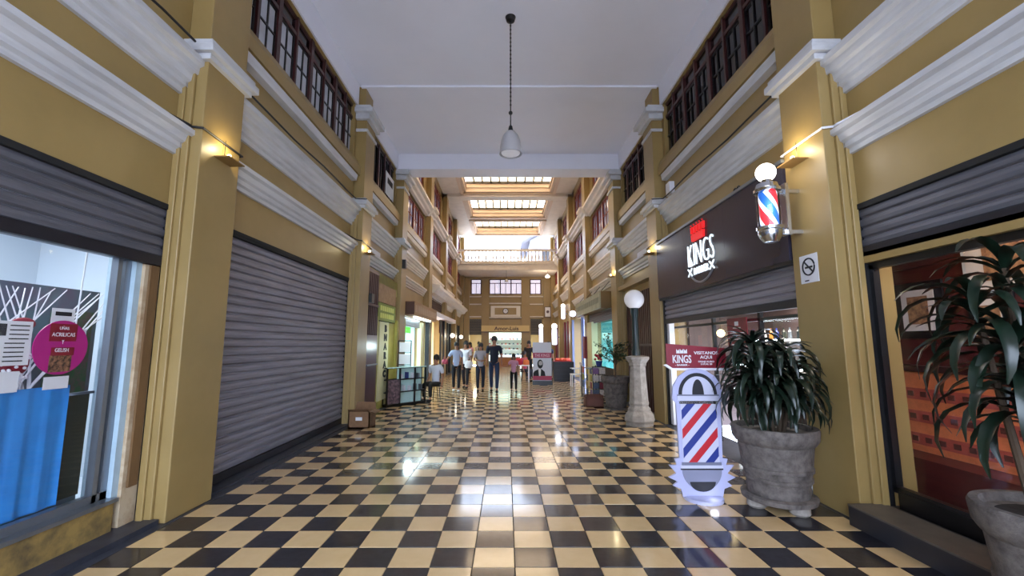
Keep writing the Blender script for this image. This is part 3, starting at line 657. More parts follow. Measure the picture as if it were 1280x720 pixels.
for k in range(5):
    r = thing('wall_shelf', (X('left', 1.6), 14.6, .4 + .4 * k), f'white shelf with small goods in the cyan-lit left shop, {("lowest", "second", "middle", "fourth", "top")[k]} tier', 'shelf')
    box(X('left', 1.5), X('left', 1.85), 12.8, 16.4, .4 + .4 * k, .42 + .4 * k).build('board', M_white2, r)
    for j in range(14):
        y = 12.95 + .24 * j; h = random.uniform(.1, .28); o = box(X('left', 1.6), X('left', 1.75), y, y + .12, .42 + .4 * k, .42 + .4 * k + h).build('boxed_goods', random.choice([M_paper, M_blue, M_alu, M_black, mat('teal_goods', '#3a9a9a')]), None); tag(o, f'small boxed goods, {ORD[j]} from the street end, {TIER[k]} shelf, cyan-lit left shop', 'box', 'goods in the cyan-lit shop')
# display case (angled)
dc = thing('display_case', (-2.95, 10.9, 0), 'black framed glass display case standing angled out from the left wall', 'display case'); 
L_, D_, H_ = 1.2, .18, .95
fr = MB()
for (x0, y0) in ((0, 0), (L_, 0), (0, D_), (L_, D_), (.38, 0), (.85, 0)): fr.box(x0 - .018, x0 + .018, y0 - .018, y0 + .018, .02, H_)
for z in (.05, .35, .66, H_): fr.box(0, L_, -.018, .018, z - .015, z + .015).box(0, L_, D_ - .018, D_ + .018, z - .015, z + .015).box(-.018, .018, 0, D_, z - .015, z + .015).box(L_ - .018, L_ + .018, 0, D_, z - .015, z + .015)
def local(mb, name, m, root, **k):
    o = mb.build(name, m, None, **k); o.parent = root; return o
local(fr, 'frame', M_black, dc)
gl = MB().box(.38, L_, -.006, .0, .05, H_); local(gl, 'pane', M_glass, dc)
local(MB().box(.02, L_ - .02, .02, D_ - .02, .34, .35), 'shelf', M_white2, dc); local(MB().box(.02, L_ - .02, .02, D_ - .02, .65, .66), 'shelf', M_white2, dc); local(MB().box(-.01, L_ + .01, -.02, D_ + .02, H_, H_ + .02), 'top', mat('pale_glass_top', '#bfe0dc', .1), dc)
local(MB().box(.4, L_ - .02, D_ - .03, D_ - .02, .05, H_), 'back_panel', mat('pale_glass_top', '#bfe0dc'), dc); local(MB().box(.02, .37, -.02, -.008, .08, .66), 'poster', mat('poster_dark', '#3a2f36', .5, var=1, scale=15, col2='#8a7076'), dc)
local(MB().box(0, L_, 0, D_, 0, .05), 'base', M_black, dc)
for k in range(8):
    local(MB().box(.45 + .09 * k, .5 + .09 * k, .04, .14, .36 if k % 2 else .67, (.36 if k % 2 else .67) + .12 + .02 * (k % 3)), 'goods', random.choice([M_paper, M_blue, M_alu]), dc)
dc.rotation_euler = (0, 0, math.radians(50)); light('case_light', 'POINT', (-2.45, 11.2, 1.5), 12, (.8, 1, 1), .1)
rk = thing('display_rack', (-2.75, 11.75, 0), 'tall narrow black metal rack behind the glass display case', 'rack')
m2 = MB()
for x in (-2.92, -2.58): m2.box(x - .012, x + .012, 11.8, 11.824, 0, 1.65)
for z in (.3, .7, 1.0, 1.32, 1.64): m2.box(-2.92, -2.58, 11.8, 11.824, z - .012, z + .012)
m2.build('frame', M_black, rk)
for k, z in enumerate((.32, .72, 1.02, 1.34)): box(-2.9, -2.6, 11.825, 11.83, z, z + .26).build('card', random.choice([M_paper, mat('pale_glass_top', '#bfe0dc')]), rk)

# ================================================================ LEFT fifth to seventh bays
can = MB()
can.prism([(X('left', RD), 3.55), (X('left', -.10), 3.6), (X('left', -.2), 3.75), (X('left', -.3), 3.8), (X('left', -.3), 3.92), (X('left', RD), 3.98)], 17.2, 29.8)
struct(can, 'trim_14', M_cornice, 'projecting cream canopy cornice along the far left shops', 'cornice')
vn = thing('vent_panel', (X('left', .1), 19.3, 3.1), 'dark brown louvred panel under the cream canopy on the left', 'panel')
for k in range(5): box(X('left', RD - .06), X('left', RD), 17.3, 20.9, 3.08 + .09 * k, 3.15 + .09 * k).build('louvre', mat('dark_brown', '#4a2a1a', .6), vn)
aw = thing('awning', (X('left', -.1), 19.3, 2.6), 'white awning edge over the warm-lit left shop', 'awning')
box(X('left', RD), X('left', -.2), 17.3, 23.8, 2.66, 2.84).build('awning', M_white2, aw)
shop_room('left', 17.2, 21.0, mat('warm_cream', '#e8d0a0', .6), 100, (1, .9, .7), 2.65, nm='warm-lit cream shop on the left')
ws = thing('shop_stall', (X('left', .2), 19.0, 0), 'low cream stall front with dark posts under the white awning', 'stall')
box(X('left', .05), X('left', .2), 17.3, 20.0, 0, .62).build('front', mat('stall_cream', '#c9a95e', .6), ws); box(X('left', .03), X('left', .3), 17.3, 20.0, .62, .67).build('ledge', M_redwood, ws)
for y in (17.22, 20.0, 20.9): box(X('left', .0), X('left', .1), y, y + .1, 0, 2.66).build('post', M_black, ws)
for k in range(3): box(X('left', .6), X('left', .7), 18.3 + .6 * k, 18.7 + .6 * k, .67, 1.1 + .3 * (k % 2)).build('goods', random.choice([M_paper, M_redwin]), ws)
rcu = thing('red_curtain', (X('left', .15), 20.5, 2.0), 'short dark red curtain under the white awning', 'curtain')
m2 = MB(); vs = []; n = 20
for i in range(n + 1): vs += [(X('left', .12) + .03 * math.sin(i * 1.5), 20.0 + .05 * i, 2.05 + .1 * math.sin(i * .3)), (X('left', .12), 20.0 + .05 * i, 2.66)]
m2.add(vs + [(x - .01, y, z) for x, y, z in vs], [(2 * i, 2 * i + 1, 2 * i + 3, 2 * i + 2) for i in range(n)] + [(2 * n + 2 + 2 * i, 2 * n + 4 + 2 * i, 2 * n + 5 + 2 * i, 2 * n + 3 + 2 * i) for i in range(n)]); m2.build('curtain', mat('curtain_red', '#7a1720', .8), rcu)
for i in (5, 6):
    a, b = BAY[i]; nm = ('sixth', 'seventh')[i - 5]
    r = thing('storefront', (X('left', .2), (a + b) / 2, 0), f'dark shop front with black posts in the {nm} left bay', 'shop front')
    box(X('left', .28), X('left', .32), a, b, 0, 2.75).build('dark_backing', mat('dark_shop', '#241a22', .4), r)
    for y in (a, a + 1.2, a + 2.4): box(X('left', .1), X('left', .2), y, y + .12, 0, 2.75).build('post', M_black, r)
    box(X('left', .26), X('left', .28), a + .3, a + 1.0, 1.5, 2.0).build('orange_notice', mat('orange_notice', '#c96a3a', .5), r)
    gb = thing('wall_globe_lamp', (X('left', -.1), a + 1.6, 2.0), f'small lit white globe lamp at the {nm} left bay', 'lamp')
    MB().sphere((X('left', -.1), a + 1.6, 2.0), .12, 14).build('globe', M_globe, gb, smooth=True); MB().tube([(X('left', .2), a + 1.6, 1.95), (X('left', -.1), a + 1.6, 1.88)], .015, 6).build('bracket', M_black, gb)
    light('globe_light', 'POINT', (X('left', -.35), a + 1.6, 2.0), 10, (1, .9, .75), .1)
# ================================================================ RIGHT nearest bay: restaurant window
m2 = MB(); m2.box(2.98, 3.75, -2.6, 3.98, 0, .16)
stp = struct(m2, 'trim_15', mat('black_step', '#22242a', .4, var=.4, scale=6), 'raised black step with worn top under the near right window', 'step')
m2 = MB(); sb(m2, 'right', RD + .04, RD + .1, -2.6, 3.9, .16, .3); m2.build('window_plinth', M_black, stp); box(2.975, 3.30, -2.6, 3.98, .16, .175).build('worn_top', mat('worn_step_top', '#5a544c', .5, var=.6, scale=6), stp)
wn[0] += 1
rw = thing(f'window_{wn[0]}', (X('right', .3), 1.5, .3), 'large black framed restaurant window at near right', 'window', None, 'structure')
m2 = MB()
for (a, b, c, d) in ((-2.6, 3.97, .28, .33), (-2.6, 3.97, 2.24, 2.30), (3.92, 3.97, .3, 2.28)): sb(m2, 'right', .27, .33, a, b, c, d)
m2.build('frame', M_black, rw)
m2 = MB(); sb(m2, 'right', .30, .306, -2.6, 3.93, .33, 2.25); m2.build('pane', M_glass, rw)
m2 = MB(); sb(m2, 'right', RD, .33, -2.6, 3.97, 2.30, 2.40); sb(m2, 'right', RD, .33, 3.97, 4.0, .16, 2.40); struct(m2, 'trim_16', M_wall, 'ochre lintel and jamb around the near right window', 'trim')
m2 = MB(); sb(m2, 'right', RD - .01, RD + .02, 3.955, 3.98, .16, 2.4); struct(m2, 'trim_17', M_blackmatt, 'black shutter slot beside the near right window', 'trim')
M_rest = mat('restaurant_red_wood', '#5a211c', .5, var=.6, scale=3, stretch=(1, .4, 3), col2='#2c0f0f')
m2 = MB(); m2.box(4.3, 4.4, -2.6, 5.0, 0, 3.2)
rs = struct(m2, 'wall_restaurant', M_rest, 'dark red boarded wall inside the near right restaurant', 'wall')
for k in range(12): box(4.285, 4.3, -2.6, 5, 1.45 + .15 * k, 1.59 + .15 * k).build('board', M_rest, rs)
box(3.62, 4.4, 4.9, 5.0, 0, 3.2).build('end_wall', M_rest, rs); box(3.62, 4.4, -2.6, 5, 3.0, 3.05).build('room_ceiling', M_dim, rs); box(3.5, 4.4, -2.6, 5, 0, .1).build('room_floor', mat('wood_floor_dark', '#3a2418', .3, var=.5), rs)
clm = thing('column', (3.61, 4.4, .1), 'pale beige square column just inside the near right window', 'column')
box(3.56, 3.67, 4.08, 4.75, .42, 2.9).build('shaft', mat('beige_column', '#8a7656', .6, var=.3), clm); box(3.55, 3.68, 4.06, 4.77, .1, .42).build('base', M_redwood, clm); box(3.55, 3.56, 4.1, 4.26, 1.42, 1.66).build('pale_plate', mat('pale_yellow', '#d8cf9a', .5), clm)
def picture(y, z, w_, h_, lb, frame=M_black, fw=.05):
    r = thing('framed_picture', (4.285, y, z), lb, 'picture'); N_ = (-1, 0, 0); R_ = (0, -1, 0)
    plate((4.285, y, z), R_, N_, w_ + 2 * fw, h_ + 2 * fw, .025).build('frame', frame, r); plate((4.26, y, z), R_, N_, w_, h_, .004).build('mat_board', mat('mat_white', '#e0d4cc', .6), r)
    plate((4.256, y, z), R_, N_, w_ * .62, h_ * .68, .003).build('print', mat('sepia_print', '#b5845e', .6, var=1, scale=16, col2='#4e2f2a'), r); return r
picture(4.46, 1.90, .36, .42, 'black framed sepia print on the red boarded restaurant wall, nearest the column', fw=.08)
picture(3.55, 2.28, .8, .5, 'large bright illustrated print high behind the leaves in the restaurant', M_paper, .03)
picture(3.80, 1.78, .26, .34, 'small framed print behind the leaves in the restaurant, right of the column picture')
picture(3.25, 1.75, .3, .36, 'small framed print at the right edge of the restaurant window')
bn = thing('woven_bench', (4.1, 3.6, .1), 'orange and coral patterned woven bench back in the restaurant', 'bench')
Mo = mat('orange_weave', '#e07a48', .8, var=.3, scale=20); Mo2 = mat('coral_weave', '#b5503f', .8, var=.3, scale=30); Mo3 = mat('dark_weave', '#5d2a20', .8)
box(4.13, 4.27, 1.2, 4.8, .45, 1.28).build('back', Mo, bn, bevel=.03); box(3.85, 4.27, 1.2, 4.8, .1, .5).build('seat', M_rest, bn)
for z in (.62, .84, 1.06):
    box(4.12, 4.13, 1.2, 4.8, z - .055, z + .055).build('woven_band', Mo2, bn)
    for k in range(24): box(4.112, 4.12, 1.5 + .135 * k, 1.56 + .135 * k, z - .025, z + .025).build('woven_motif', Mo3, bn)
box(4.10, 4.28, 1.2, 4.85, 1.28, 1.34).build('top_rail', M_redwood, bn)
light('restaurant_lamp', 'AREA', (3.95, 3.2, 2.9), 27, (1, .84, .68), .9, .5)

# ================================================================ RIGHT second bay: barber shop
fb = thing('fascia_sign', (X('right', .0), 6.65, 2.45), 'dark glossy barber shop fascia with lit crown and white letters', 'sign')
xs = X('right', -.02)
for k in range(3):
    a = 4.62 + 1.36 * k; box(xs, X('right', RD + .02), a, a + 1.355, 2.46, 3.56).build('fascia_panel', M_board, fb)
box(xs - .02, X('right', RD), 4.6, 8.72, 3.56, 3.60).build('top_edge', M_alu, fb); box(xs + .01, X('right', RD), 4.6, 8.7, 2.42, 2.46).build('bottom_edge', M_black, fb)
R_, N_ = (0, -1, 0), (-1, 0, 0)
text('KINGS', fb, M_ledwhite, (xs, 6.72, 3.01), R_, N_, w=.90, h=.36, depth=.02, bold=-.022)
text('BARBER', fb, M_ledwhite, (xs, 6.72, 2.73), R_, N_, w=.5, h=.11, depth=.02, bold=-.01)
for y in (7.1, 6.34):
    for a in (-1, 1):
        m2 = MB(); m2.tube([(xs - .02, y - .07, 2.73 - .06 * a), (xs - .02, y + .07, 2.73 + .06 * a)], .014, 6); m2.build('cross_mark', M_ledwhite, fb)
m2 = MB().tube([(xs - .004, 6.72 - .5 * math.cos(PI * (1.18 + .64 * k / 16)), 2.95 + .42 * math.sin(PI * (1.18 + .64 * k / 16))) for k in range(17)], .018, 6)
m2.build('curved_small_lettering', mat('grey_letters', '#77757a', .5), fb)
cr_ = MB(); pts = [(-.24, 0), (.24, 0), (.29, .26), (.20, .12), (.15, .30), (.07, .12), (0, .33), (-.07, .12), (-.15, .30), (-.20, .12), (-.29, .26)]
vs = [(xs - c, 6.75 - u * .85, 3.26 + v) for c in (0, .04) for u, v in pts]; n = len(pts)
# triangulated crown: base strip and five spikes
base = [(-.24, 0), (.24, 0), (.26, .11), (-.26, .11)]
def flat(mb, poly, t0, t1, y=6.75, z=3.22, s=.85, x=xs):
    n = len(poly); mb.add([(x - t, y - u * s, z + v) for t in (t0, t1) for u, v in poly], [tuple(range(n)), tuple(range(n, 2 * n))] + [(i, (i + 1) % n, n + (i + 1) % n, n + i) for i in range(n)])
flat(cr_, base, 0, .035)
for c in (-.24, -.12, 0, .12, .24): flat(cr_, [(c - .022, .13), (c + .022, .13), (c + .03, .24), (c + .012, .21), (c - .012, .21), (c - .03, .24)], 0, .035)
for c in (-.24, -.12, 0, .12, .24): cr_.sphere((xs - .03, 6.75 - c * .85, 3.22 + .265), .014, 8)
cr_.build('crown', M_ledred, fb)
light('fascia_glow', 'POINT', (2.8, 6.7, 3.0), 1.5, (.85, .95, 1), .15)
em = thing('wall_emblem', (X('right', RD), 6.0, 3.75), 'small dark metal number emblem on the wall above the barber fascia', 'emblem')
m2 = MB(); 
for k in range(2): m2.tube([(X('right', RD - .03), 5.98 - .09 * k + .04 * math.cos(t * .6), 3.72 + .055 * math.sin(t * .6)) for t in range(9)], .012, 6)
m2.build('numeral', M_black, em)
# glazing and interior
wn[0] += 1
bwn = thing(f'window_{wn[0]}', (X('right', .26), 6.6, 0), 'barber shop glass front with white end post and black frame', 'window', None, 'structure')
m2 = MB(); xg = .24
for y in (7.0, 5.7, 4.62): sb(m2, 'right', xg, xg + .05, y, y + .05, .05, 2.4)
sb(m2, 'right', xg, xg + .05, 4.6, 8.7, 1.86, 1.9); m2.build('frame', M_black, bwn)
m2 = MB(); sb(m2, 'right', .10, .2, 8.52, 8.64, .02, 2.0); m2.build('white_post', M_white2, bwn)
m2 = MB(); sb(m2, 'right', xg + .02, xg + .026, 4.65, 8.5, .05, 2.4); m2.build('pane', M_glass, bwn)
m2 = MB(); sb(m2, 'right', .2, .24, 4.62, 6.3, .05, .95); m2.build('maroon_lower_panel', mat('maroon_panel', '#3a1418', .4), bwn)
shop_room('right', 5.05, 8.65, mat('barber_wall', '#5a4a48', .5, var=.3), 70, (1, .9, .78), 2.45, nm='barber shop')
bx = struct(MB().box(X('right', 1.2), X('right', 1.25), 4.8, 6.1, .9, 2.4), 'wall_barber', mat('pale_blue_wall', '#c8d8e6', .5), 'pale blue partition inside the barber shop', 'wall')
light('barber_window_lamp', 'AREA', (4.0, 5.4, 2.35), 22, (.85, .94, 1), .6, .4)
for k in range(3):
    r = thing('barber_shelf', (X('right', 1.5), 7.4, .7 + .45 * k), f'lit white shelf of bottles inside the barber shop, {("lowest", "middle", "top")[k]}', 'shelf')
    box(X('right', 1.3), X('right', 1.6), 6.3, 8.5, .7 + .45 * k, .73 + .45 * k).build('board', M_white2, r); box(X('right', 1.29), X('right', 1.3), 6.3, 8.5, .70 + .45 * k, .73 + .45 * k).build('light_strip', M_ltub, r)
    for j in range(12):
        o = MB().lathe([(.03, 0), (.03, .12), (.012, .15), (.012, .19)], (X('right', 1.42), 6.4 + .17 * j + random.uniform(-.03, .03), .73 + .45 * k), 8).build('bottle', random.choice([M_paper, mat('amber', '#a8682a', .3), M_black, M_blue, M_alu]), None); tag(o, f'small bottle, {ORD[j]} from the street end on the {("lowest", "middle", "top")[k]} lit shelf of the barber shop', 'bottle', 'bottles in the barber shop')
gl_ = thing('pendant_bulb', (3.9, 7.9, 1.75), 'warm round bulb hanging in the barber shop', 'lamp')
MB().sphere((3.9, 7.9, 1.75), .07, 12).build('bulb', mat('warm_bulb', '#fff0d0', .4, emit=6, ecol='#ffdf9a'), gl_, smooth=True); MB().tube([(3.9, 7.9, 1.82), (3.9, 7.9, 2.4)], .006, 5).build('cord', M_black, gl_)
# red poster on glass
rp = thing('red_poster', (X('right', .2), 6.15, 1.7), 'maroon poster with white print on the barber shop glass above the plant', 'poster')
px_ = X('right', .16); plate((px_, 6.12, 1.70), R_, N_, .52, .44, .01).build('sheet', M_maroon, rp)
for k, (z, w_, h_) in enumerate(((1.84, .10, .06), (1.78, .2, .015), (1.71, .4, .012), (1.68, .4, .012), (1.65, .36, .012), (1.62, .4, .012), (1.54, .3, .025))): plate((px_ - .01, 6.12, z), R_, N_, w_, h_, .002).build('print_line', M_paper, rp)
# ---- standing cut-out barber pole sign
cs = thing('cutout_sign', (1.98, 4.5, 0), 'white cut-out barber pole floor sign with red and blue stripes, lit at its base', 'sign')
yS = 4.6
def poly(mb, pts, y0, y1):
    n = len(pts); mb.add([(x, y, z) for y in (y0, y1) for x, z in pts], [tuple(range(n))[::-1], tuple(range(n, 2 * n))] + [(i, (i + 1) % n, n + (i + 1) % n, n + i) for i in range(n)])
cx = 1.99
out = [(-.20, .02), (-.22, .10), (-.30, .13), (-.25, .17), (-.34, .21), (-.26, .25), (-.33, .33), (-.25, .33), (-.27, .39), (-.22, .40), (-.23, .95), (-.27, .99), (-.25, 1.12), (-.19, 1.22), (-.10, 1.28), (0, 1.30)]
out = [(cx + x, z) for x, z in out] + [(cx - x, z) for x, z in out[:-1][::-1]]
q = MB(); poly(q, out, yS, yS + .025); q.build('cutout_board', mat('lit_acrylic', '#a9aacb', .35), cs)
f0 = yS - .004
q = MB(); poly(q, [(cx - .185, .36), (cx + .185, .36), (cx + .185, .94), (cx - .185, .94)], f0, yS); q.build('pole_print', mat('print_white', '#bdbdd0', .3), cs)
def clip(poly_, x0, x1, z0, z1):
    for ax, lim, sg_ in ((0, x0, 1), (0, x1, -1), (1, z0, 1), (1, z1, -1)):
        o = []
        for i in range(len(poly_)):
            a, b = poly_[i - 1], poly_[i]; da, db = (a[ax] - lim) * sg_, (b[ax] - lim) * sg_
            if (da >= 0) != (db >= 0): t = da / (da - db); o.append((a[0] + t * (b[0] - a[0]), a[1] + t * (b[1] - a[1])))
            if db >= 0: o.append(b)
        poly_ = o
        if not poly_: break
    return poly_
for k in range(6):
    z = .02 + .19 * k; st_ = [(cx - .18, z), (cx + .18, z + .40), (cx + .18, z + .40 + .095), (cx - .18, z + .095)]
    c = clip(st_, cx - .18, cx + .18, .36, .94)
    if len(c) > 2: q = MB(); poly(q, c, f0 - .004, f0); q.build('stripe', (M_blue, M_red)[k % 2], cs)
for z0, z1, hw, m in ((.94, .97, .20, M_chrome), (.97, 1.02, .215, MATS['print_white']), (1.02, 1.035, .215, mat('print_grey', '#6d6f82', .4)), (.33, .36, .20, mat('print_grey', '#6d6f82')), (.30, .33, .215, MATS['print_white']), (.285, .30, .215, M_ink)):
    q = MB(); poly(q, [(cx - hw, z0), (cx + hw, z0), (cx + hw, z1), (cx - hw, z1)], f0 - .006, yS); q.build('collar_print', m, cs)
q = MB(); arc = [(cx + .20 * math.cos(t), 1.035 + .22 * math.sin(t)) for t in [PI * i / 20 for i in range(21)]]; poly(q, arc, f0 - .002, yS); q.build('dome_print', M_ink, cs)
q = MB(); arc = [(cx + .165 * math.cos(t), 1.035 + .185 * math.sin(t)) for t in [PI * i / 20 for i in range(21)]]; poly(q, arc, f0 - .006, yS); q.build('dome_highlight', mat('print_white', '#e8e8f0'), cs)
q = MB(); arc = [(cx + .06 * math.cos(t), 1.035 + .155 * math.sin(t)) for t in [PI * i / 14 for i in range(15)]]; poly(q, arc, f0 - .010, yS); q.build('dome_dark', M_ink, cs)
q = MB(); arc = [(cx + .20 * math.cos(t), .285 + .20 * math.sin(t)) for t in [-PI * i / 20 for i in range(21)]]; poly(q, arc, f0 - .004, yS); q.build('bowl_print', mat('bowl_grey', '#7f8196', .25), cs)
q = MB(); arc = [(cx + .13 * math.cos(t), .17 + .095 * math.sin(t)) for t in [-PI * i / 14 for i in range(15)]]; poly(q, arc, f0 - .008, yS); q.build('bowl_shadow_print', M_ink, cs)
MB().lathe([(.19, .0), (.19, .03), (.18, .035)], (cx, yS, 0), 36).build('round_base', mat('base_white', '#b9bad8', .3), cs)
light('sign_base_light', 'POINT', (cx + .05, yS - .12, .09), .35, (.75, .8, 1), .04)
# red welcome board above the cut-out
wl = thing('welcome_board', (2.0, 4.70, 1.3), 'maroon board reading VISITANOS AQUI behind the top of the cut-out barber sign', 'sign')
q = MB(); poly(q, [(1.72, 1.34), (1.78, 1.30), (2.36, 1.30), (2.36, 1.51), (1.72, 1.56)], 4.70, 4.72); q.build('board', M_maroon, wl)
q = MB(); poly(q, [(1.69, 1.33), (1.77, 1.275), (2.39, 1.275), (2.39, 1.30), (1.78, 1.30), (1.72, 1.34)], 4.705, 4.73); q.build('white_edge', M_white2, wl); MB().tube([(2.0, 4.74, 0), (2.0, 4.74, 1.4)], .012, 8).build('pole', M_white2, wl); MB().lathe([(.13, 0), (.13, .015)], (2.0, 4.76, 0), 20).build('foot', M_white2, wl)
F_ = ((1, 0, 0), (0, -1, 0))
text('KINGS', wl, M_paper, (1.885, 4.70, 1.395), *F_, w=.20, h=.085, depth=.004, bold=.02); text('- BARBER -', wl, M_paper, (1.885, 4.70, 1.332), *F_, w=.15, h=.018, depth=.004, bold=.02)
text('VISITANOS\nAQUI', wl, M_paper, (2.145, 4.70, 1.435), *F_, w=.26, h=.085, depth=.004, bold=.02); text('PASAJE RUBIO\nLOCAL 20', wl, M_paper, (2.145, 4.70, 1.355), *F_, w=.17, h=.045, depth=.003, bold=.02)
q = MB()
for c in (-.04, 0, .04): poly(q, [(1.885 + c - .018, 1.455), (1.885 + c + .018, 1.455), (1.885 + c + .016, 1.50), (1.885 + c, 1.48), (1.885 + c - .016, 1.50)], 4.694, 4.70)
q.build('crown_print', M_paper, wl)

# ---- lit barber pole on the right pilaster
bp_ = thing('barber_pole', (2.78, 4.42, 2.6), 'lit chrome barber pole with white globe mounted on the near right pilaster', 'barber pole')
c0 = (2.77, 4.42)
MB().lathe([(.03, 2.60), (.07, 2.61), (.10, 2.66), (.115, 2.70), (.115, 2.73), (.13, 2.74), (.13, 2.77), (.10, 2.78)], (c0[0], c0[1], 0), 28).build('lower_cap', M_chrome, bp_, smooth=True)
MB().lathe([(.10, 3.14), (.13, 3.15), (.13, 3.18), (.115, 3.19), (.10, 3.24), (.05, 3.26), (.05, 3.29)], (c0[0], c0[1], 0), 28).build('upper_cap', M_chrome, bp_, smooth=True)
MB().sphere((c0[0], c0[1], 3.37), .098, 24).build('globe', mat('pole_globe', '#ffffff', .4, emit=8, ecol='#fff4ea'), bp_, smooth=True)
q = MB(); n, m = 24, 14; vs = []
for j in range(m + 1):
    z = 2.78 + .36 * j / m; 
    for i in range(n):
        t = 2 * PI * i / n - 2.6 * j / m; vs.append((c0[0] + .088 * math.cos(t), c0[1] + .088 * math.sin(t), z))
fs = []; 
for j in range(m):
    for i in range(n): fs.append((j * n + i, j * n + (i + 1) % n, (j + 1) * n + (i + 1) % n, (j + 1) * n + i))
q.v = vs; q.f = fs; q.mi = [((0, 1, 1, 0, 2, 2)[(i // 2) % 6]) for j in range(m) for i in range(n)]
q.build('striped_cylinder', [mat('lit_white', '#ffffff', .3, emit=1.0, ecol='#eaf2ff'), mat('lit_red', '#e0303a', .3, emit=.45, ecol='#e83a45'), mat('lit_blue', '#2a62b8', .3, emit=.45, ecol='#2e74d0')], bp_, smooth=True)
MB().lathe([(.112, 2.76), (.112, 3.16)], (c0[0], c0[1], 0), 28).build('glass_tube', M_glass, bp_, smooth=True)
MB().box(2.93, 2.965, 4.37, 4.47, 2.68, 3.24).box(2.86, 3.1, 4.40, 4.44, 2.70, 2.74).box(2.86, 3.1, 4.40, 4.44, 3.14, 3.18).build('mounting_plate', M_chrome, bp_)
light('barber_pole_globe', 'POINT', (2.74, 4.36, 3.5), 6, (1, .93, .85), .1); light('barber_pole_tube', 'POINT', (2.7, 4.25, 2.95), 4, (.85, .92, 1), .1)
# no smoking sign
ns = thing('no_smoking_sign', (3.09, 4.34, 2.15), 'white no-smoking notice on the near right pilaster', 'sign')
xn = 3.10; plate((xn, 4.36, 2.32), R_, N_, .26, .29, .004).build('sheet', M_paper, ns)
m2 = MB(); m2.tube([(xn - .007, 4.36 + .085 * math.cos(2 * PI * t / 24), 2.34 + .085 * math.sin(2 * PI * t / 24)) for t in range(25)], .008, 6); m2.tube([(xn - .007, 4.36 + .06, 2.40), (xn - .007, 4.36 - .06, 2.28)], .008, 6)
m2.build('ring_and_bar', M_ink, ns); plate((xn - .004, 4.36, 2.335), R_, N_, .11, .02, .002).build('cigarette', M_ink, ns); plate((xn - .004, 4.40, 2.20), R_, N_, .06, .012, .002).build('small_print', M_ink, ns)

# ================================================================ sconces on pilasters
def sconce(side, y, z, lb, e=8):
    r = thing('wall_sconce', (X(side, -.08), y, z), lb, 'lamp'); s_ = SIDES[side][0]; q = MB(); sb(q, side, -.16, 0, y - .13, y + .13, z - .012, z); q.build('tray', mat('sconce_brass', '#8a6a3a', .5), r)
    MB().tube([(X(side, -.02), y, z), (X(side, -.02), y, z + .22)], .004, 5).build('wire', M_black, r)
    MB().lathe([(.012, 0), (.022, .02), (.02, .06), (.004, .07)], (X(side, -.07), y, z), 10).build('bulb', mat('sconce_bulb', '#fff2c8', .4, emit=10, ecol='#ffe7a0'), r)
    light('sconce_light', 'POINT', (X(side, -.13), y, z + .13), e * 1.6, (1, .85, .5), .03)
sconce('left', 4.32, 3.46, 'small tray sconce glowing yellow on the near left pilaster', 3.2)
sconce('left', 9.0, 3.46, 'small tray sconce glowing on the second left pilaster', 3.5)
sconce('right', 4.36, 3.46, 'small tray sconce glowing beside the barber pole on the right pilaster', 3)
sconce('right', 9.0, 3.46, 'small tray sconce glowing on the second right pilaster', 3.5)
sconce('right', 12.4, 3.5, 'small tray sconce glowing on the third right pilaster', 3.5)
# cables
def cable(pts, lb, m=M_cable, r=.012):
    o = MB().tube(pts, r, 6).build('cable', m, None); tag(o, lb, 'cable')
for side, nm in (('left', 'left'), ('right', 'right')):
    s = side
    cable([(X(s, RD - .015), 3.75, 3.70), (X(s, .09), 3.93, 3.66), (X(s, .09), 3.98, 3.66), (X(s, -.015), 3.985, 3.65), (X(s, -.015), 4.62, 3.64), (X(s, .2), 4.63, 3.64)], f'{"dark" if nm == "left" else "white"} cable wrapped round the near {nm} pilaster above the sconce', M_cable if nm == 'left' else M_white2)
    cable([(X(s, RD - .015), 8.3, 3.72), (X(s, .1), 8.67, 3.68), (X(s, -.015), 8.685, 3.66), (X(s, -.015), 9.32, 3.62)], f'dark cable looped round the second {nm} pilaster')
    cable([(X(s, -.02), y, 4.40 + .015 * math.sin(y * 3)) for y in [4.7 + .5 * k for k in range(8)]] + [(X(s, -.1), 8.6, 4.52)], f'black cable lying along the upper moulding of the second {nm} bay')
cable([(X('left', 0.0), y, 4.42 + .02 * math.sin(y * 4)) for y in [1.0 + .4 * k for k in range(8)]], 'black cable lying along the upper moulding of the nearest left bay')
jb2 = thing('junction_box', (X('right', RD - .05), 8.35, 4.5), 'small white siren box on the right wall by the second pilaster', 'siren box')
box(X('right', RD), X('right', RD - .1), 8.2, 8.4, 4.5, 4.75).build('body', M_white2, jb2)
jb3 = thing('junction_box', (X('left', -.05), 12.2, 3.75), 'dark box with cables on the third left pilaster', 'cable box')
box(X('left', 0), X('left', -.1), 12.15, 12.3, 3.7, 3.95).build('body', M_black, jb3)
mt = thing('meter_box', (X('left', 0), 9.32, 2.9), 'small dark bracket box on the left wall above the maroon gate', 'box')
box(X('left', .08), X('left', -.06), 9.33, 9.5, 2.45, 2.65).build('body', M_black, mt)
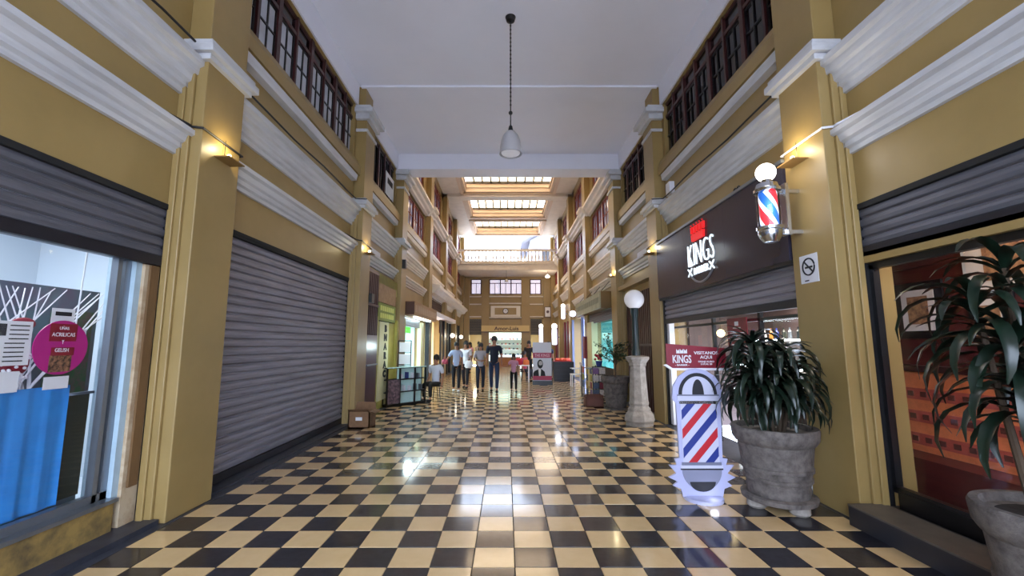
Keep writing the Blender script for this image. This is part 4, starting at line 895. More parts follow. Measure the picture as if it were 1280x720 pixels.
# pendant lamp
pl = thing('pendant_lamp', (.07, 6.74, 4.64), 'grey glass bell pendant lamp hanging on a chain from the ceiling', 'lamp')
MB().lathe([(.02, 7.0), (.07, 7.03), (.09, CZ)], (.07, 6.74, 0), 20).build('ceiling_canopy', M_black, pl, smooth=True)
MB().tube([(.07, 6.74, 7.02), (.07, 6.74, 5.08)], .010, 6).build('rod', M_black, pl)
cn = MB()
for k in range(40): cn.box(.07 - .014, .07 + .014, 6.735, 6.745, 5.45 + .038 * k, 5.45 + .038 * k + .024) if k % 2 else cn.box(.065, .075, 6.726, 6.754, 5.45 + .038 * k, 5.45 + .038 * k + .024)
cn.build('chain', M_black, pl)
MB().sphere((.07, 6.74, 5.36), .035, 12).build('knob', M_black, pl, smooth=True); MB().lathe([(.035, 5.03), (.04, 5.06), (.03, 5.12), (.015, 5.14)], (.07, 6.74, 0), 14).build('socket', M_black, pl, smooth=True)
prf = [(.03, 5.04), (.08, 5.02), (.13, 4.95), (.16, 4.86), (.175, 4.76), (.18, 4.66), (.185, 4.64), (.175, 4.64), (.165, 4.76), (.15, 4.86), (.12, 4.94), (.07, 5.0), (.02, 5.02)]
MB().lathe(prf, (.07, 6.74, 0), 32).build('glass_shade', mat('grey_glass', '#a8a6a8', .3, spec=.6), pl, smooth=True)
MB().lathe([(.155, 4.66), (.15, 4.65), (.02, 4.645)], (.07, 6.74, 0), 28).build('diffuser', mat('diffuser', '#dcdce2', .4, emit=.15), pl)

# ================================================================ pots and plants
def leaf_mesh(L, W, droop, name):
    n = 7; vs = []; p = Vector((0, 0, 0)); ang = math.radians(60)
    for i in range(n + 1):
        t = i / n; wd = W * (math.sin(PI * min(1, t * .92 + .06)) ** .7) * (1 - .3 * t); wd = max(wd, .002)
        nx = Vector((0, -math.sin(ang), math.cos(ang)))
        vs += [p + Vector((-wd / 2, 0, 0)) + nx * wd * .18, p.copy(), p + Vector((wd / 2, 0, 0)) + nx * wd * .18]
        p = p + Vector((0, math.cos(ang), math.sin(ang))) * L / n; ang -= droop / n
    fs = []
    for i in range(n):
        a = 3 * i; fs += [(a, a + 1, a + 4, a + 3), (a + 1, a + 2, a + 5, a + 4)]
    me = bpy.data.meshes.new(name); me.from_pydata([tuple(v) for v in vs], [], fs); me.materials.append(M_leaf); me.polygons.foreach_set('use_smooth', [True] * len(me.polygons)); return me
LM = [leaf_mesh(.58, .08, math.radians(150), 'leaf_mesh'), leaf_mesh(.48, .085, math.radians(118), 'leaf_mesh'), leaf_mesh(.42, .07, math.radians(75), 'leaf_mesh'), leaf_mesh(.66, .09, math.radians(158), 'leaf_mesh')]
def pot_prof(h, r): return [(r * .62, .0), (r * .70, .03), (r * .74, .10), (r * .72, .13), (r * .76, h * .26), (r * .80, h * .27), (r * .80, h * .31), (r * .77, h * .32), (r * .80, h * .40), (r * .84, h * .41), (r * .84, h * .45), (r * .81, h * .46), (r * .88, h * .76), (r * .93, h * .78), (r * 1.0, h * .84), (r * 1.03, h * .97), (r * 1.0, h), (r * .88, h), (r * .84, h * .93), (r * .3, h * .92), (.01, h * .92)]
def potted(loc, h, r, label, stems, nleaf, scale=1, saucer=True, foot=True):
    x, y = loc; root = thing('potted_dracaena', (x, y, 0), label, 'potted plant', 'large potted dracaenas')
    z0 = .10 if saucer else 0
    MB().lathe(pot_prof(h - z0, r), (x, y, z0), 36).build('pot', M_stone, root, smooth=True)
    if saucer: MB().lathe([(r * .72, .07), (r * .86, .09), (r * .88, .13), (r * .82, .14), (.02, .12)], (x, y, 0), 32).build('saucer', M_stone, root, smooth=True)
    if foot:
        for k in range(3): t = 2 * PI * k / 3 - 1.2; MB().lathe([(.07, 0), (.09, .02), (.085, .08)], (x + .2 * math.cos(t), y + .2 * math.sin(t), 0), 12).build('foot', M_stonelt, root, smooth=True)
    MB().lathe([(r * .86, 0), (r * .86, .01)], (x, y, h - .06), 24).build('soil', M_soil, root)
    for (dx, dy, zt, n, sc) in stems:
        st_ = MB().tube([(x + dx * .4, y + dy * .4, h - .08), (x + dx * .7, y + dy * .8, (h + zt) / 2), (x + dx, y + dy, zt)], [.022, .018, .014], 8).build('stem', M_bark, root)
        for k in range(n):
            az = k * 2.4 + random.uniform(-.3, .3); f = k / n
            tilt = random.uniform(-.25, .15) + (1 - f) * -.55
            o = bpy.data.objects.new('leaf', LM[random.choice((0, 1, 3)) if f < .75 else random.choice((1, 2))]); COL.objects.link(o); o.parent = st_
            o.location = (dx, dy, zt - .22 * (1 - f) * sc + .02)
            o.rotation_mode = 'XYZ'; o.rotation_euler = (tilt, random.uniform(-.15, .15), az); s_ = scale * sc * random.uniform(.8, 1.1); o.scale = (s_, s_, s_)
    return root
random.seed(11)
potted((2.62, 4.38), .76, .37, 'drooping dark dracaena in a big ribbed stone pot beside the cut-out barber sign', [(-.14, .02, 1.56, 46, .85), (.10, -.05, 1.46, 42, .85), (.02, .15, 1.36, 40, .9), (-.20, -.10, 1.28, 44, .85), (.24, .02, 1.24, 40, .85), (.02, -.16, 1.2, 44, .85), (-.05, -.05, 1.08, 40, .8), (.14, -.10, 1.05, 36, .8), (-.2, .05, 1.1, 34, .8)], 0)
random.seed(23)
potted((2.90, 2.40), .69, .33, 'tall broad-leaved dark dracaena in a stone pot in front of the near right window', [(-.04, .05, 1.6, 34, 1.1), (.02, .1, 2.02, 20, .95), (-.08, -.05, 1.28, 30, 1.0), (-.16, .12, 1.82, 16, .9)], 0, 1.0, saucer=False, foot=False)
# potted tree further back
random.seed(5)
pt = thing('potted_tree', (2.66, 10.75, 0), 'small leafy tree in a tapering stone pot behind the globe lamp', 'potted tree')
MB().lathe(pot_prof(.74, .34), (2.66, 10.75, .04), 28).build('pot', M_stone, pt, smooth=True); MB().lathe([(.28, 0), (.28, .04)], (2.66, 10.75, 0), 20).build('saucer', M_stone, pt)
MB().lathe([(.28, .7), (.28, .71)], (2.66, 10.75, 0), 20).build('soil', M_soil, pt)
MB().tube([(2.66, 10.75, .7), (2.68, 10.75, 1.1), (2.66, 10.74, 1.4)], [.022, .018, .012], 7).build('trunk', M_bark, pt)
br = MB(); lf = MB()
for k in range(26):
    a = random.uniform(0, 2 * PI); r_ = random.uniform(.2, .55); e = (2.66 + r_ * math.cos(a), 10.75 + r_ * .8 * math.sin(a), random.uniform(1.15, 1.8)); b = (2.67, 10.75, random.uniform(1.0, 1.4)); br.tube([b, e], [.008, .003], 5)
    for j in range(16):
        t = random.uniform(.35, 1.05); c = [b[i] + (e[i] - b[i]) * t + random.uniform(-.06, .06) for i in range(3)]; l = random.uniform(.035, .06); d = Vector((random.uniform(-1, 1), random.uniform(-1, 1), random.uniform(-.8, .5))).normalized() * l; u = d.cross(Vector((random.uniform(-1, 1), random.uniform(-1, 1), 1))).normalized() * l * .4; c = Vector(c)
        lf.add([c - d, c + u, c + d, c - u], [(0, 1, 2, 3)])
br.build('branches', M_bark, pt); o = lf.build('foliage', M_leaf2, pt); o['kind'] = 'stuff'
# globe lamp on stone pedestal
gp = thing('globe_lamp_post', (2.58, 8.68, 0), 'stone pedestal with dark green post and white opal globe lamp', 'lamp')
cx_, cy_ = 2.58, 8.62
q = MB().lathe([(.27, 0), (.27, .06), (.30, .10), (.28, .2), (.22, .28), (.23, .31), (.19, .35), (.17, .40)], (cx_, cy_, 0), 8); q.build('pedestal_base', M_stonelt, gp, bevel=.01)
MB().lathe([(.185, .38), (.20, .42), (.185, .46), (.15, 1.12), (.17, 1.14), (.17, 1.18), (.20, 1.22), (.235, 1.26), (.235, 1.31), (.12, 1.33)], (cx_, cy_, 0), 8).build('pedestal_shaft', M_stonelt, gp, bevel=.008)
MB().lathe([(.085, 1.32), (.085, 1.42), (.065, 1.46), (.06, 2.1), (.075, 2.14), (.075, 2.24), (.09, 2.27)], (cx_ - .02, cy_, 0), 16).build('post', mat('dark_green_metal', '#1d2b2c', .4), gp, smooth=True)
MB().sphere((cx_ - .02, cy_, 2.44), .195, 28).build('globe', M_globe_off, gp, smooth=True)
# ================================================================ RIGHT third bay door
d0 = RD + .02
dr = thing('door_2', (X('right', d0), 10.5, 0), 'tall dark red slatted gate behind the globe lamp', 'door', None, 'structure')
for k in range(18): box(X('right', d0), X('right', d0 + .03), 9.34 + .15 * k, 9.43 + .15 * k, .02, 3.0).build('bar', M_redwood, dr)
box(X('right', d0 + .05), X('right', d0 + .08), 9.3, 12.1, 0, 3.2).build('backing', M_redwood, dr); box(X('right', d0 - .02), X('right', d0 + .03), 9.3, 12.1, 1.5, 1.56).build('crossbar', M_redwood, dr)
m2 = MB(); sb(m2, 'right', .04, RD, 9.3, 12.1, 3.02, 3.14); struct(m2, 'trim_18', M_wall, 'ochre lintel over the dark red gate', 'trim')
# ================================================================ RIGHT fourth bay: sign box, teal window
shop_room('right', 12.7, 16.6, mat('teal_wall', '#4fa8a4', .5), 40, (.6, 1, .95), 2.35, nm='teal-lit shop on the right')
bs = thing('box_sign', (X('right', .0), 15.5, 2.66), 'long grey-green box sign with brown end over the teal-lit right shop', 'sign')
box(2.88, 2.92, 13.3, 17.9, 2.66, 3.18).build('face', mat('sign_grey_green', '#8d9079', .5, var=.6, scale=5, col2='#b9b7a0'), bs); box(2.92, X('right', RD), 13.3, 17.9, 2.66, 3.18).build('box', mat('sign_brown', '#6b5024', .6), bs)
for k in range(18): box(2.875, 2.88, 13.5 + .24 * k, 13.64 + .24 * k, 2.84, 3.02).build('letter_block', mat('faded_letters2', '#6e7568', .6), bs)
for k in range(4): MB().tube([(2.95, 13.4 + 1.4 * k, 3.18), (X('right', RD), 13.4 + 1.4 * k, 3.62)], .01, 5).build('stay_rod', M_black, bs)
f5 = thing('storefront', (X('right', .1), 14.6, 0), 'purple-grey raised shutter and cream posts of the teal-lit right shop', 'shop front')
for k in range(5): box(X('right', .06), X('right', .1), 12.75, 16.5, 2.30 + .07 * k, 2.36 + .07 * k).build('shutter_slat', mat('purple_steel', '#5a4f62', .3, .6), f5)
box(X('right', .1), X('right', .2), 12.72, 12.9, 0, 2.3).build('post', M_redwood, f5); box(X('right', -.02), X('right', .2), 15.7, 16.55, 0, 2.35).build('post', mat('cream_panel', '#cfcba0'), f5)
box(X('right', .15), X('right', .2), 12.9, 15.7, 0, .8).build('stall_riser', M_dim, f5); m2 = MB(); sb(m2, 'right', .17, .176, 12.9, 15.7, .8, 2.3); m2.build('pane', M_glass, f5)
for k in range(8): box(X('right', .9), X('right', .95), 13.0 + .35 * k, 13.2 + .35 * k, 1.0, 2.3).build('hanging_goods', mat('teal_goods', '#3a9a9a'), f5)
# magazine rack
mr = thing('magazine_rack', (2.5, 12.6, 0), 'low dark rack full of colourful magazines before the right shop', 'magazine rack')
m2 = MB()
for (x, y) in ((2.24, 13.1), (2.42, 12.3), (2.78, 12.5), (2.68, 13.2)): m2.box(x - .015, x + .015, y - .015, y + .015, 0, .92)
m2.box(2.26, 2.74, 12.9, 13.2, .03, .06); m2.box(2.40, 2.8, 12.3, 12.33, .9, .93); m2.build('frame', mat('rack_dark', '#2a2024', .5), mr)
cc = ['#b59a5a', '#8a3040', '#2a3a70', '#c8c0b8', '#7a5a8a', '#c05a3a', '#51607a', '#a8a03a']
for r_ in range(4):
    z = .12 + .2 * r_
    for k in range(3):
        c = random.choice(cc); y = 13.05 - .26 * k; x = 2.25 + .06 * k; box(x, x + .02, y - .24, y, z, z + .17).build('magazine', mat('mag' + c, c, .4, var=.8, scale=25), mr)
    for k in range(2):
        c = random.choice(cc); x = 2.42 + .18 * k; box(x, x + .16, 12.28, 12.3, z, z + .17).build('magazine', mat('mag' + c, c, .4, var=.8, scale=25), mr)
box(2.3, 2.74, 12.34, 13.1, .85, .88).build('top_shelf', M_alu, mr)
for i, (x, y, z, lb) in enumerate(((2.2, 11.2, 0, 'flat open wooden crate on the floor by the potted tree'), (2.35, 11.9, 0, 'second low crate tucked behind the front one'))):
    r = thing('wooden_crate', (x, y, z), lb, 'crate'); q = MB(); q.box(x - .22, x + .22, y - .18, y - .165, 0, .2).box(x - .22, x + .22, y + .165, y + .18, 0, .2).box(x - .22, x - .205, y - .18, y + .18, 0, .2).box(x + .205, x + .22, y - .18, y + .18, 0, .2); q.box(x - .22, x + .22, y - .18, y + .18, 0, .02); q.build('body', mat('crate_red', '#6e4236', .7, var=.5), r)
ft = thing('flower_tub', (2.62, 12.2, .93), 'small red flowers in a blue tub on top of the magazine rack', 'flowers')
MB().lathe([(.07, .93), (.1, 1.08)], (2.62, 12.4, 0), 12).build('tub', M_blue, ft); q = MB()
for k in range(12): q.sphere((2.62 + random.uniform(-.09, .09), 12.4 + random.uniform(-.09, .09), 1.18 + random.uniform(-.06, .1)), .04, 6)
q.build('blossoms', M_red, ft, smooth=True)
# ================================================================ RIGHT fifth bay onward
shop_room('right', 17.2, 21.0, mat('blue_white', '#cfd8f5', .6), 120, (.78, .84, 1), 2.7, nm='blue-white lit doorway shop on the right')
f6 = thing('storefront', (X('right', .1), 18.5, 0), 'blue-grey posts and maroon panel of the white-lit right shop', 'shop front')
for y in (17.25, 18.2, 20.8): box(X('right', .05), X('right', .15), y, y + .1, 0, 2.7).build('post', mat('blue_grey', '#6a7690', .4), f6)
box(X('right', -.1), X('right', .1), 16.75, 17.1, 1.0, 1.85).build('maroon_box', mat('maroon_box', '#7a1f2c', .5), f6)
for i in (5, 6):
    a, b = BAY[i]; nm = ('sixth', 'seventh')[i - 5]; r = thing('storefront', (X('right', .2), (a + b) / 2, 0), f'dark purple shop front in the {nm} right bay', 'shop front')
    box(X('right', .28), X('right', .32), a, b, 0, 2.75).build('dark_backing', mat('dark_shop', '#241a22'), r)
    for y in (a, a + 1.2, a + 2.4): box(X('right', .1), X('right', .2), y, y + .12, 0, 2.75).build('post', mat('maroon_box', '#7a1f2c'), r)
def lit_pole(x, y, z0, z1, r, lb, wall=True):
    t = thing('lit_pole_sign', (x, y, z0), lb, 'barber pole'); MB().lathe([(r * .6, z0), (r, z0 + .04), (r, z1), (r * .5, z1 + .05)], (x, y, 0), 16).build('cylinder', mat('lit_pole', '#ffffff', .4, emit=1.6, ecol='#dfe2ff'), t, smooth=True)
    MB().sphere((x, y, z1 + r * 1.2), r * 1.15, 14).build('globe', M_globe, t, smooth=True)
    if wall: MB().box(x, X('right', 0), y - .03, y + .03, (z0 + z1) / 2 - .03, (z0 + z1) / 2 + .03).build('bracket', M_chrome, t)
    else: MB().lathe([(.14, 0), (.14, .03), (.03, .05), (.03, z0)], (x, y, 0), 14).build('stand', M_chrome, t)
lit_pole(2.88, 21.9, 2.8, 3.35, .10, 'lit white pole lamp mounted on the fifth right pilaster')
lit_pole(2.8, 25.3, 1.5, 2.4, .15, 'large lit white pole sign on the sixth right pilaster')
lit_pole(2.25, 28.2, 1.4, 2.55, .13, 'lit white pole sign on a stand before the end wall', False)
gb = thing('wall_globe_lamp', (2.86, 18.6, 2.85), 'bluish lit globe lamp above the white-lit right shop', 'lamp'); MB().sphere((2.86, 18.6, 2.85), .13, 14).build('globe', mat('blue_globe', '#ffffff', .4, emit=6, ecol='#cfdcff'), gb, smooth=True); MB().tube([(2.86, 18.6, 2.75), (X('right', 0.05), 18.6, 2.7)], .015, 6).build('bracket', M_black, gb)
light('pole_glow', 'POINT', (2.4, 25.0, 2.0), 25, (.8, .82, 1), .2); light('pole_glow', 'POINT', (2.5, 21.6, 3.0), 12, (.85, .88, 1), .15)
# poster stand
ps = thing('poster_stand', (1.38, 16.9, 0), 'free-standing white poster with maroon bands and a portrait of a man in a suit', 'poster stand')
box(1.0, 1.76, 16.75, 17.05, 0, .16).build('base', M_black, ps); box(1.02, 1.74, 16.88, 16.92, .16, 1.62).build('board', mat('poster_white', '#c4c4d2', .4), ps)
box(1.02, 1.74, 16.87, 16.88, 1.02, 1.22).build('upper_band', mat('poster_maroon', '#a02048', .4), ps); box(1.02, 1.74, 16.87, 16.88, .18, .34).build('lower_band', MATS['poster_maroon'], ps)
text('THE KINGS', ps, mat('pink_letters', '#dca0b0', .5), (1.38, 16.87, 1.12), (1, 0, 0), (0, -1, 0), w=.58, h=.12, depth=.004, bold=.02)
def yplate(poly_, y0, y1, nm, m, root): q = MB(); poly(q, poly_, y0, y1); q.build(nm, m, root)
yplate([(1.03, .34), (1.5, .34), (1.47, .5), (1.38, .58), (1.28, .62), (1.2, .58), (1.08, .52), (1.03, .45)], 16.87, 16.88, 'portrait_suit', M_ink, ps)
yplate([(1.25, .34), (1.31, .34), (1.33, .58), (1.27, .64), (1.23, .58)], 16.866, 16.87, 'portrait_shirt', M_paper, ps)
yplate([(1.19 + .11 * (1 + math.cos(t)) - .0, .79 + .17 * math.sin(t)) for t in [2 * PI * i / 16 for i in range(16)]], 16.864, 16.87, 'portrait_head', M_ink, ps)
yplate([(1.24 + .075 * (1 + math.cos(t)), .81 + .10 * math.sin(t)) for t in [2 * PI * i / 16 for i in range(16)]], 16.86, 16.864, 'portrait_face', mat('print_skin', '#a8a0a4', .5), ps)
yplate([(1.245, .66), (1.37, .66), (1.39, .78), (1.34, .74), (1.28, .74), (1.24, .78)], 16.856, 16.86, 'portrait_beard', M_ink, ps)
# counter with orange goods
kc = thing('black_counter', (2.35, 18.6, 0), 'black counter with orange goods near the right wall behind the poster', 'counter')
box(1.98, 2.82, 18.3, 18.8, 0, .82).build('body', M_black, kc)
for k in range(4): box(1.97, 2.83, 18.28, 18.3, .12 + .18 * k, .13 + .18 * k).build('shelf_line', M_rail, kc)
og = MB(); 
for k in range(9): og.sphere((2.1 + .07 * k, 18.5 + .08 * (k % 3 - 1), .9), .07, 8)
tag(og.build('orange_bags', mat('orange_goods', '#e0603c', .6), None, smooth=True), 'heap of orange packets on the black counter', 'packets', None, 'stuff')
tr = thing('red_tray', (2.3, 18.5, .82), 'red tray on the black counter', 'tray'); box(2.0, 2.75, 18.32, 18.75, .82, .85).build('tray', M_red, tr)
# white plastic chair
wc = thing('plastic_chair', (2.6, 16.3, 0), 'white plastic garden chair beside the magazine rack', 'chair')
for (x, y) in ((2.4, 16.1), (2.78, 16.1), (2.4, 16.5), (2.78, 16.5)): MB().tube([(x, y, 0), (x + (.02 if x < 2.5 else -.02), y, .44)], [.018, .024], 6).build('leg', M_white2, wc)
box(2.38, 2.8, 16.08, 16.52, .43, .46).build('seat', M_white2, wc, bevel=.01)
q = MB(); q.box(2.76, 2.8, 16.08, 16.12, .46, .85).box(2.76, 2.8, 16.48, 16.52, .46, .85).box(2.76, 2.8, 16.08, 16.52, .8, .87).box(2.76, 2.8, 16.22, 16.26, .46, .8).box(2.76, 2.8, 16.34, 16.38, .46, .8); q.build('backrest', M_white2, wc)
for y in (16.07, 16.50): box(2.4, 2.78, y, y + .04, .64, .67).build('armrest', M_white2, wc)

# ================================================================ PEOPLE
def skinmesh(verts, edges, name, m, root, sub=1):
    me = bpy.data.meshes.new(name); me.from_pydata([v[0] for v in verts], edges, []); o = bpy.data.objects.new(name, me); COL.objects.link(o)
    sk = o.modifiers.new('skin', 'SKIN'); sk.use_smooth_shade = True
    for i, v in enumerate(verts):
        r = v[1]; r = r if isinstance(r, tuple) else (r, r); me.skin_vertices[0].data[i].radius = r
        me.skin_vertices[0].data[i].use_root = (i == 0)
    ss = o.modifiers.new('sub', 'SUBSURF'); ss.levels = sub; ss.render_levels = sub
    dg = bpy.context.evaluated_depsgraph_get(); dg.update(); m2 = bpy.data.meshes.new_from_object(o.evaluated_get(dg)); bpy.data.objects.remove(o)
    m2.materials.clear(); m2.materials.append(m); m2.polygons.foreach_set('use_smooth', [True] * len(m2.polygons))
    o = bpy.data.objects.new(name, m2); COL.objects.link(o); o.parent = root; return o
def person(loc, face, H, label, shirt, pants, hair='#1a1412', skin='#9a6a50', shoes='#101014', fem=False, stride=.22, sit=False, lhand=None, rhand=None, longhair=False, shorts=False, group=None):
    """faces -Y when face = 0"""
    root = thing('person', (loc[0], loc[1], 0), label, 'person', group); k = H / 1.72; sw = .17 if fem else .195
    Ms = mat('skin' + skin, skin, .55); Msh = mat('cloth' + shirt, shirt, .85); Mp = mat('cloth' + pants, pants, .85); Mh = mat('hair' + hair, hair, .6); Msho = mat('cloth' + shoes, shoes, .6)
    P_ = {}
    hip = .94; dz = 0
    if sit: dz = -.42
    P_['pel'] = (0, 0, hip + dz); P_['wst'] = (0, 0, 1.12 + dz); P_['chs'] = (0, -.01, 1.30 + dz); P_['ub'] = (0, .0, 1.40 + dz); P_['nk'] = (0, 0, 1.49 + dz); P_['hd'] = (0, -.012, 1.58 + dz); P_['hd2'] = (0, -.01, 1.66 + dz)
    for s_, nm in ((-1, 'l'), (1, 'r')):
        P_['hp' + nm] = (s_ * .09, 0, hip - .04 + dz)
        if sit: P_['kn' + nm] = (s_ * .12, -.42, .50); P_['an' + nm] = (s_ * .12, -.40, .09); P_['to' + nm] = (s_ * .13, -.55, .04)
        else:
            f = stride * s_; P_['kn' + nm] = (s_ * .10, -f * .55 - .03, .50); P_['an' + nm] = (s_ * .09, -f * .9 + (.03 if f < 0 else 0), .09); P_['to' + nm] = (s_ * .10, -f * .9 - .14, .035)
        P_['sh' + nm] = (s_ * sw, 0, 1.42 + dz)
        h = lhand if nm == 'l' else rhand
        if h: P_['el' + nm], P_['wr' + nm] = [(a, b, c + dz) for a, b, c in h]
        else: P_['el' + nm] = (s_ * (sw + .035), .02 + .10 * s_ * stride, 1.14 + dz); P_['wr' + nm] = (s_ * (sw + .045), -.08 + .3 * s_ * stride, .91 + dz)
    K = lambda n: tuple(c * k for c in P_[n])
    V = []; E_ = []; idx = {}
    def av(n, r, p=None):
        idx[n] = len(V); V.append((p or K(n), tuple(q * k for q in r) if isinstance(r, tuple) else r * k)); return idx[n]
    av('pel', (.14, .10)); av('wst', (.11 if fem else .125, .085)); av('chs', (.13, .095)); av('ub', (.12, .08)); av('nk', .05); av('hd', (.068, .085)); av('hd2', (.075, .092))
    E_ += [(0, 1), (1, 2), (2, 3), (3, 4), (4, 5), (5, 6)]
    fing = []
    for nm in 'lr':
        a = av('hp' + nm, .085); b = av('kn' + nm, .055); c = av('an' + nm, .036); d = av('to' + nm, (.034, .025)); E_ += [(0, a), (a, b), (b, c), (c, d)]
        a = av('sh' + nm, .052); b = av('el' + nm, .038); c = av('wr' + nm, .026)
        E_ += [(3, a), (a, b), (b, c)]
        w_ = Vector(P_['wr' + nm]); d = (w_ - Vector(P_['el' + nm])).normalized(); sd = d.cross(Vector((0, 1, 0)) if abs(d.y) < .8 else Vector((0, 0, 1))).normalized()
        pm = w_ + d * .07; pi_ = av('pm' + nm, (.03, .016), tuple(pm * k)); E_.append((c, pi_)); fing.append((w_, d, sd, 1 if nm == 'l' else -1))
    body = skinmesh(V, E_, 'body', Ms, root)
    for w_, d, sd, s_ in fing:   # five unequal fingers per hand
        q = MB(); pal = d.cross(sd).normalized()
        for j, L in enumerate((.065, .075, .07, .055)):
            b0_ = w_ + d * .085 + sd * (-.024 + .016 * j); q.tube([b0_ * k, (b0_ + d * L * .55) * k, (b0_ + d * L * .9 + pal * .02) * k], [.008 * k, .007 * k, .005 * k], 5)
        b0_ = w_ + d * .04 + sd * -.028; q.tube([b0_ * k, (b0_ + d * .03 - sd * .02) * k, (b0_ + d * .06 - sd * .022) * k], [.009 * k, .008 * k, .006 * k], 5)
        o = q.build('fingers', Ms, None, smooth=True); o.parent = root
    # shirt
    V = []; E_ = []
    av('wst0', (.165 if fem else .16, .115), tuple(c * k for c in (0, 0, hip + dz - .10))); av('wst', (.125 if fem else .145, .105)); av('chs', (.15, .115)); av('ub', (.15, .105), tuple(c * k for c in (0, 0, 1.405 + dz))); av('nkb', .085, tuple(c * k for c in (0, .005, 1.475 + dz))); E_ += [(0, 1), (1, 2), (2, 3), (3, 4)]
    for nm in 'lr':
        a = av('sh' + nm, .076); e = Vector(P_['sh' + nm]).lerp(Vector(P_['el' + nm]), .8); b = av('sl' + nm, .058, tuple(e * k)); E_ += [(3, a), (a, b)]
    skinmesh(V, E_, 'shirt', Msh, root)
    V = []; E_ = []
    av('pel', (.145, .11), tuple(c * k for c in (0, 0, hip + dz + .06))); 
    for nm in 'lr':
        a = av('hp' + nm, .098); b = av('kn' + nm, .068); e = Vector(P_['an' + nm]) + Vector((0, 0, .03)); c = av('cf' + nm, .055, tuple(e * k)); E_ += [(0, a), (a, b), (b, c)]
    skinmesh(V, E_, 'trousers', Mp, root)
    for nm in 'lr':
        a = Vector(P_['an' + nm]); t = Vector(P_['to' + nm]); q = MB(); q.sphere(tuple(Vector((a.x, a.y - .06, .045)) * k), .1 * k, 12, .48, 1.35, .45); o = q.build('shoe', Msho, None, smooth=True); o.parent = root
    hd = Vector(K('hd2')); q = MB(); q.sphere(tuple(hd + Vector((0, .02, .015)) * k), .112 * k, 14, .88, 1.0, 1.05)
    if longhair: q.sphere(tuple(hd + Vector((0, .06, -.12)) * k), .12 * k, 12, .85, .6, 1.25)
    # cut the hair back from the face: shift the front vertices
    q.v = [(x, max(y, hd.y - .055 * k) if z < hd.z + .05 * k else y, z) for x, y, z in q.v]
    if not longhair: q.v = [(x, y, max(z, hd.z - .06 * k)) for x, y, z in q.v]
    o = q.build('hair', Mh, None, smooth=True); o.parent = root
    q = MB()
    for s_ in (-1, 1): q.sphere(tuple(hd + Vector((s_ * .03, -.088, -.035)) * k), .009 * k, 8)
    o = q.build('eyes', M_ink, None); o.parent = root
    q = MB(); q.sphere(tuple(hd + Vector((0, -.10, -.065)) * k), .014 * k, 8, .8, 1, 1.4); 
    for s_ in (-1, 1): q.sphere(tuple(hd + Vector((s_ * .078, -.0, -.045)) * k), .02 * k, 8, .5, .8, 1.3)
    o = q.build('nose_and_ears', Ms, None, smooth=True); o.parent = root
    q = MB(); q.box(-.02 * k, .02 * k, hd.y - .095 * k, hd.y - .085 * k, hd.z - .108 * k, hd.z - .10 * k); o = q.build('mouth', mat('lips', '#7a3a34', .5), None); o.parent = root
    root.rotation_euler = (0, 0, face); return root
random.seed(2)
person((-.40, 14.35), 0.0, 1.76, 'man in a navy t-shirt and blue jeans walking towards the street', '#141a2c', '#22304e', stride=.18)
person((-.86, 14.55), 0.05, 1.55, 'woman in a grey top and dark jeans beside the man in navy', '#a8a4ac', '#1c2436', fem=True, longhair=True, stride=-.15, lhand=((-.24, -.05, 1.15), (-.08, -.25, 1.14)), rhand=((.25, -.02, 1.15), (.08, -.25, 1.12)))
person((.24, 14.45), .1, 1.20, 'small girl in a pink top and black trousers walking right of the man in navy', '#c08aa0', '#15151c', skin='#8a5c46', fem=True, longhair=True, stride=.16, lhand=((-.25, .0, 1.2), (-.42, -.05, 1.18)))
person((-1.66, 14.55), .1, 1.58, 'woman in a pale blue shirt and black trousers with white shoes, leftmost walker', '#a9b6d2', '#12121a', shoes='#dcdce0', fem=True, stride=.16, lhand=((-.30, -.02, 1.18), (-.42, -.14, 1.05)))
person((-1.45, 15.6), -.2, 1.62, 'woman in a white top with long dark hair behind the leftmost walker', '#d6d4dc', '#1a1620', fem=True, longhair=True, stride=.12)
person((-2.0, 24.0), -.6, 1.6, 'distant woman in a pink top near the dark left shops', '#d49aa2', '#4a2230', fem=True, longhair=True, stride=.1)
person((-1.75, 27.6), .4, 1.65, 'far person in a light top before the end wall on the left', '#c8b8a8', '#3a2c30', stride=.1)
person((-1.98, 12.35), -.5, 1.6, 'person in a white shirt and black trousers seated beside the glass display case', '#c8ccd8', '#0e0e12', sit=True)
person((.75, 18.6), .9, 1.6, 'seated woman in a red and pink top left of the poster stand', '#b04a5c', '#3a3a48', sit=True, fem=True, longhair=True)
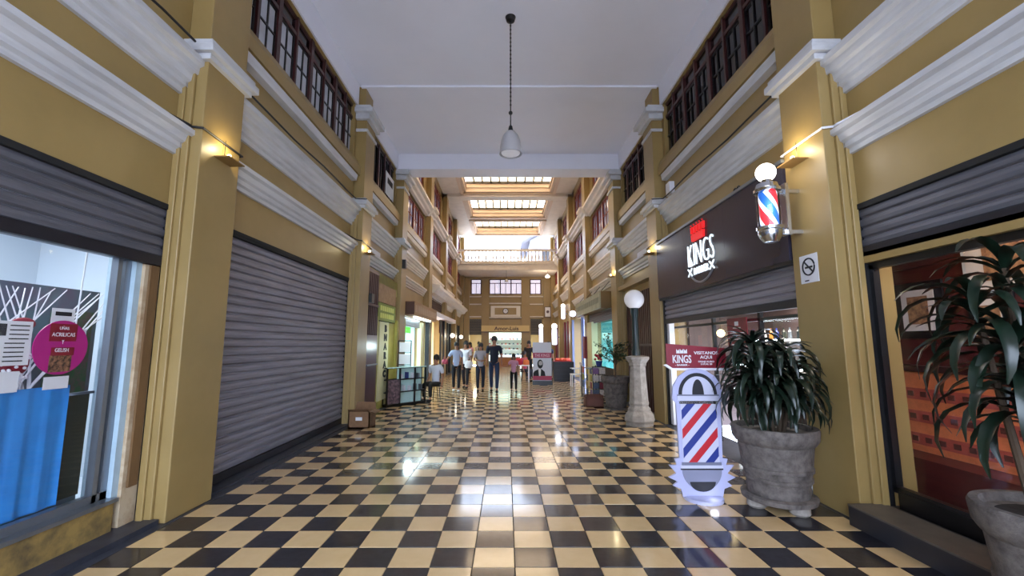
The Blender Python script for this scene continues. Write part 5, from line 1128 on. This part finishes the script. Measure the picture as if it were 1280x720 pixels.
person((1.0, 19.4), -.2, 1.65, 'standing woman in black just behind the left edge of the poster stand', '#16161c', '#16161c', fem=True, longhair=True, stride=.05)
person((1.88, 19.4), .5, 1.6, 'person in dark clothes standing by the black counter', '#1c2038', '#14141c', stride=.05)
for (x, y, a, lb) in ((-1.98, 12.35, 0, 'black stool under the person beside the display case'), (.75, 18.6, 0, 'low stool under the woman in the red top')):
    r = thing('stool', (x, y, 0), lb, 'stool'); MB().lathe([(.16, .38), (.17, .40), (.16, .43)], (x, y, 0), 16).build('seat', M_black, r)
    for t in (.6, 2.2, 3.7, 5.3): MB().tube([(x + .15 * math.cos(t), y + .15 * math.sin(t), 0), (x + .1 * math.cos(t), y + .1 * math.sin(t), .39)], .012, 6).build('leg', M_black, r)
def bag(x, y, z, w_, h_, c, lb, nm='handbag'):
    r = thing(nm, (x, y, z), lb, 'bag'); MB().lathe([(w_ * .35, 0), (w_ * .5, h_ * .2), (w_ * .45, h_ * .8), (w_ * .2, h_)], (x, y, z), 12).fmap(lambda a, b, c_: (a, y + (b - y) * .5, c_)).build('body', mat('bag' + c, c, .6, var=.3, scale=20), r, smooth=True)
    MB().tube([(x - w_ * .2, y, z + h_), (x - w_ * .1, y, z + h_ * 1.5), (x + w_ * .1, y, z + h_ * 1.5), (x + w_ * .2, y, z + h_)], .008, 5).build('handle', mat('bag' + c, c), r)
bag(-2.02, 14.38, .90, .22, .16, '#b8506a', 'pink and white bundle held by the leftmost walker', 'pink_bag')
bag(-1.32, 15.35, .72, .30, .26, '#d8d4d8', 'white bag carried by the woman in the white top')
bag(.50, 18.1, .70, .34, .26, '#c21e3a', 'round red bag on the white table right of the small girl', 'red_bag')
bag(.82, 18.1, .70, .26, .22, '#e07a40', 'orange bag on the right end of the white table', 'orange_bag')
wt = thing('white_table', (.6, 18.0, 0), 'small white table in front of the seated woman', 'table'); box(.25, .95, 17.9, 18.3, .66, .7).build('tabletop', M_white2, wt)
for (x, y) in ((.28, 17.93), (.92, 17.93), (.28, 18.27), (.92, 18.27)): box(x - .02, x + .02, y - .02, y + .02, 0, .66).build('leg', M_white2, wt)
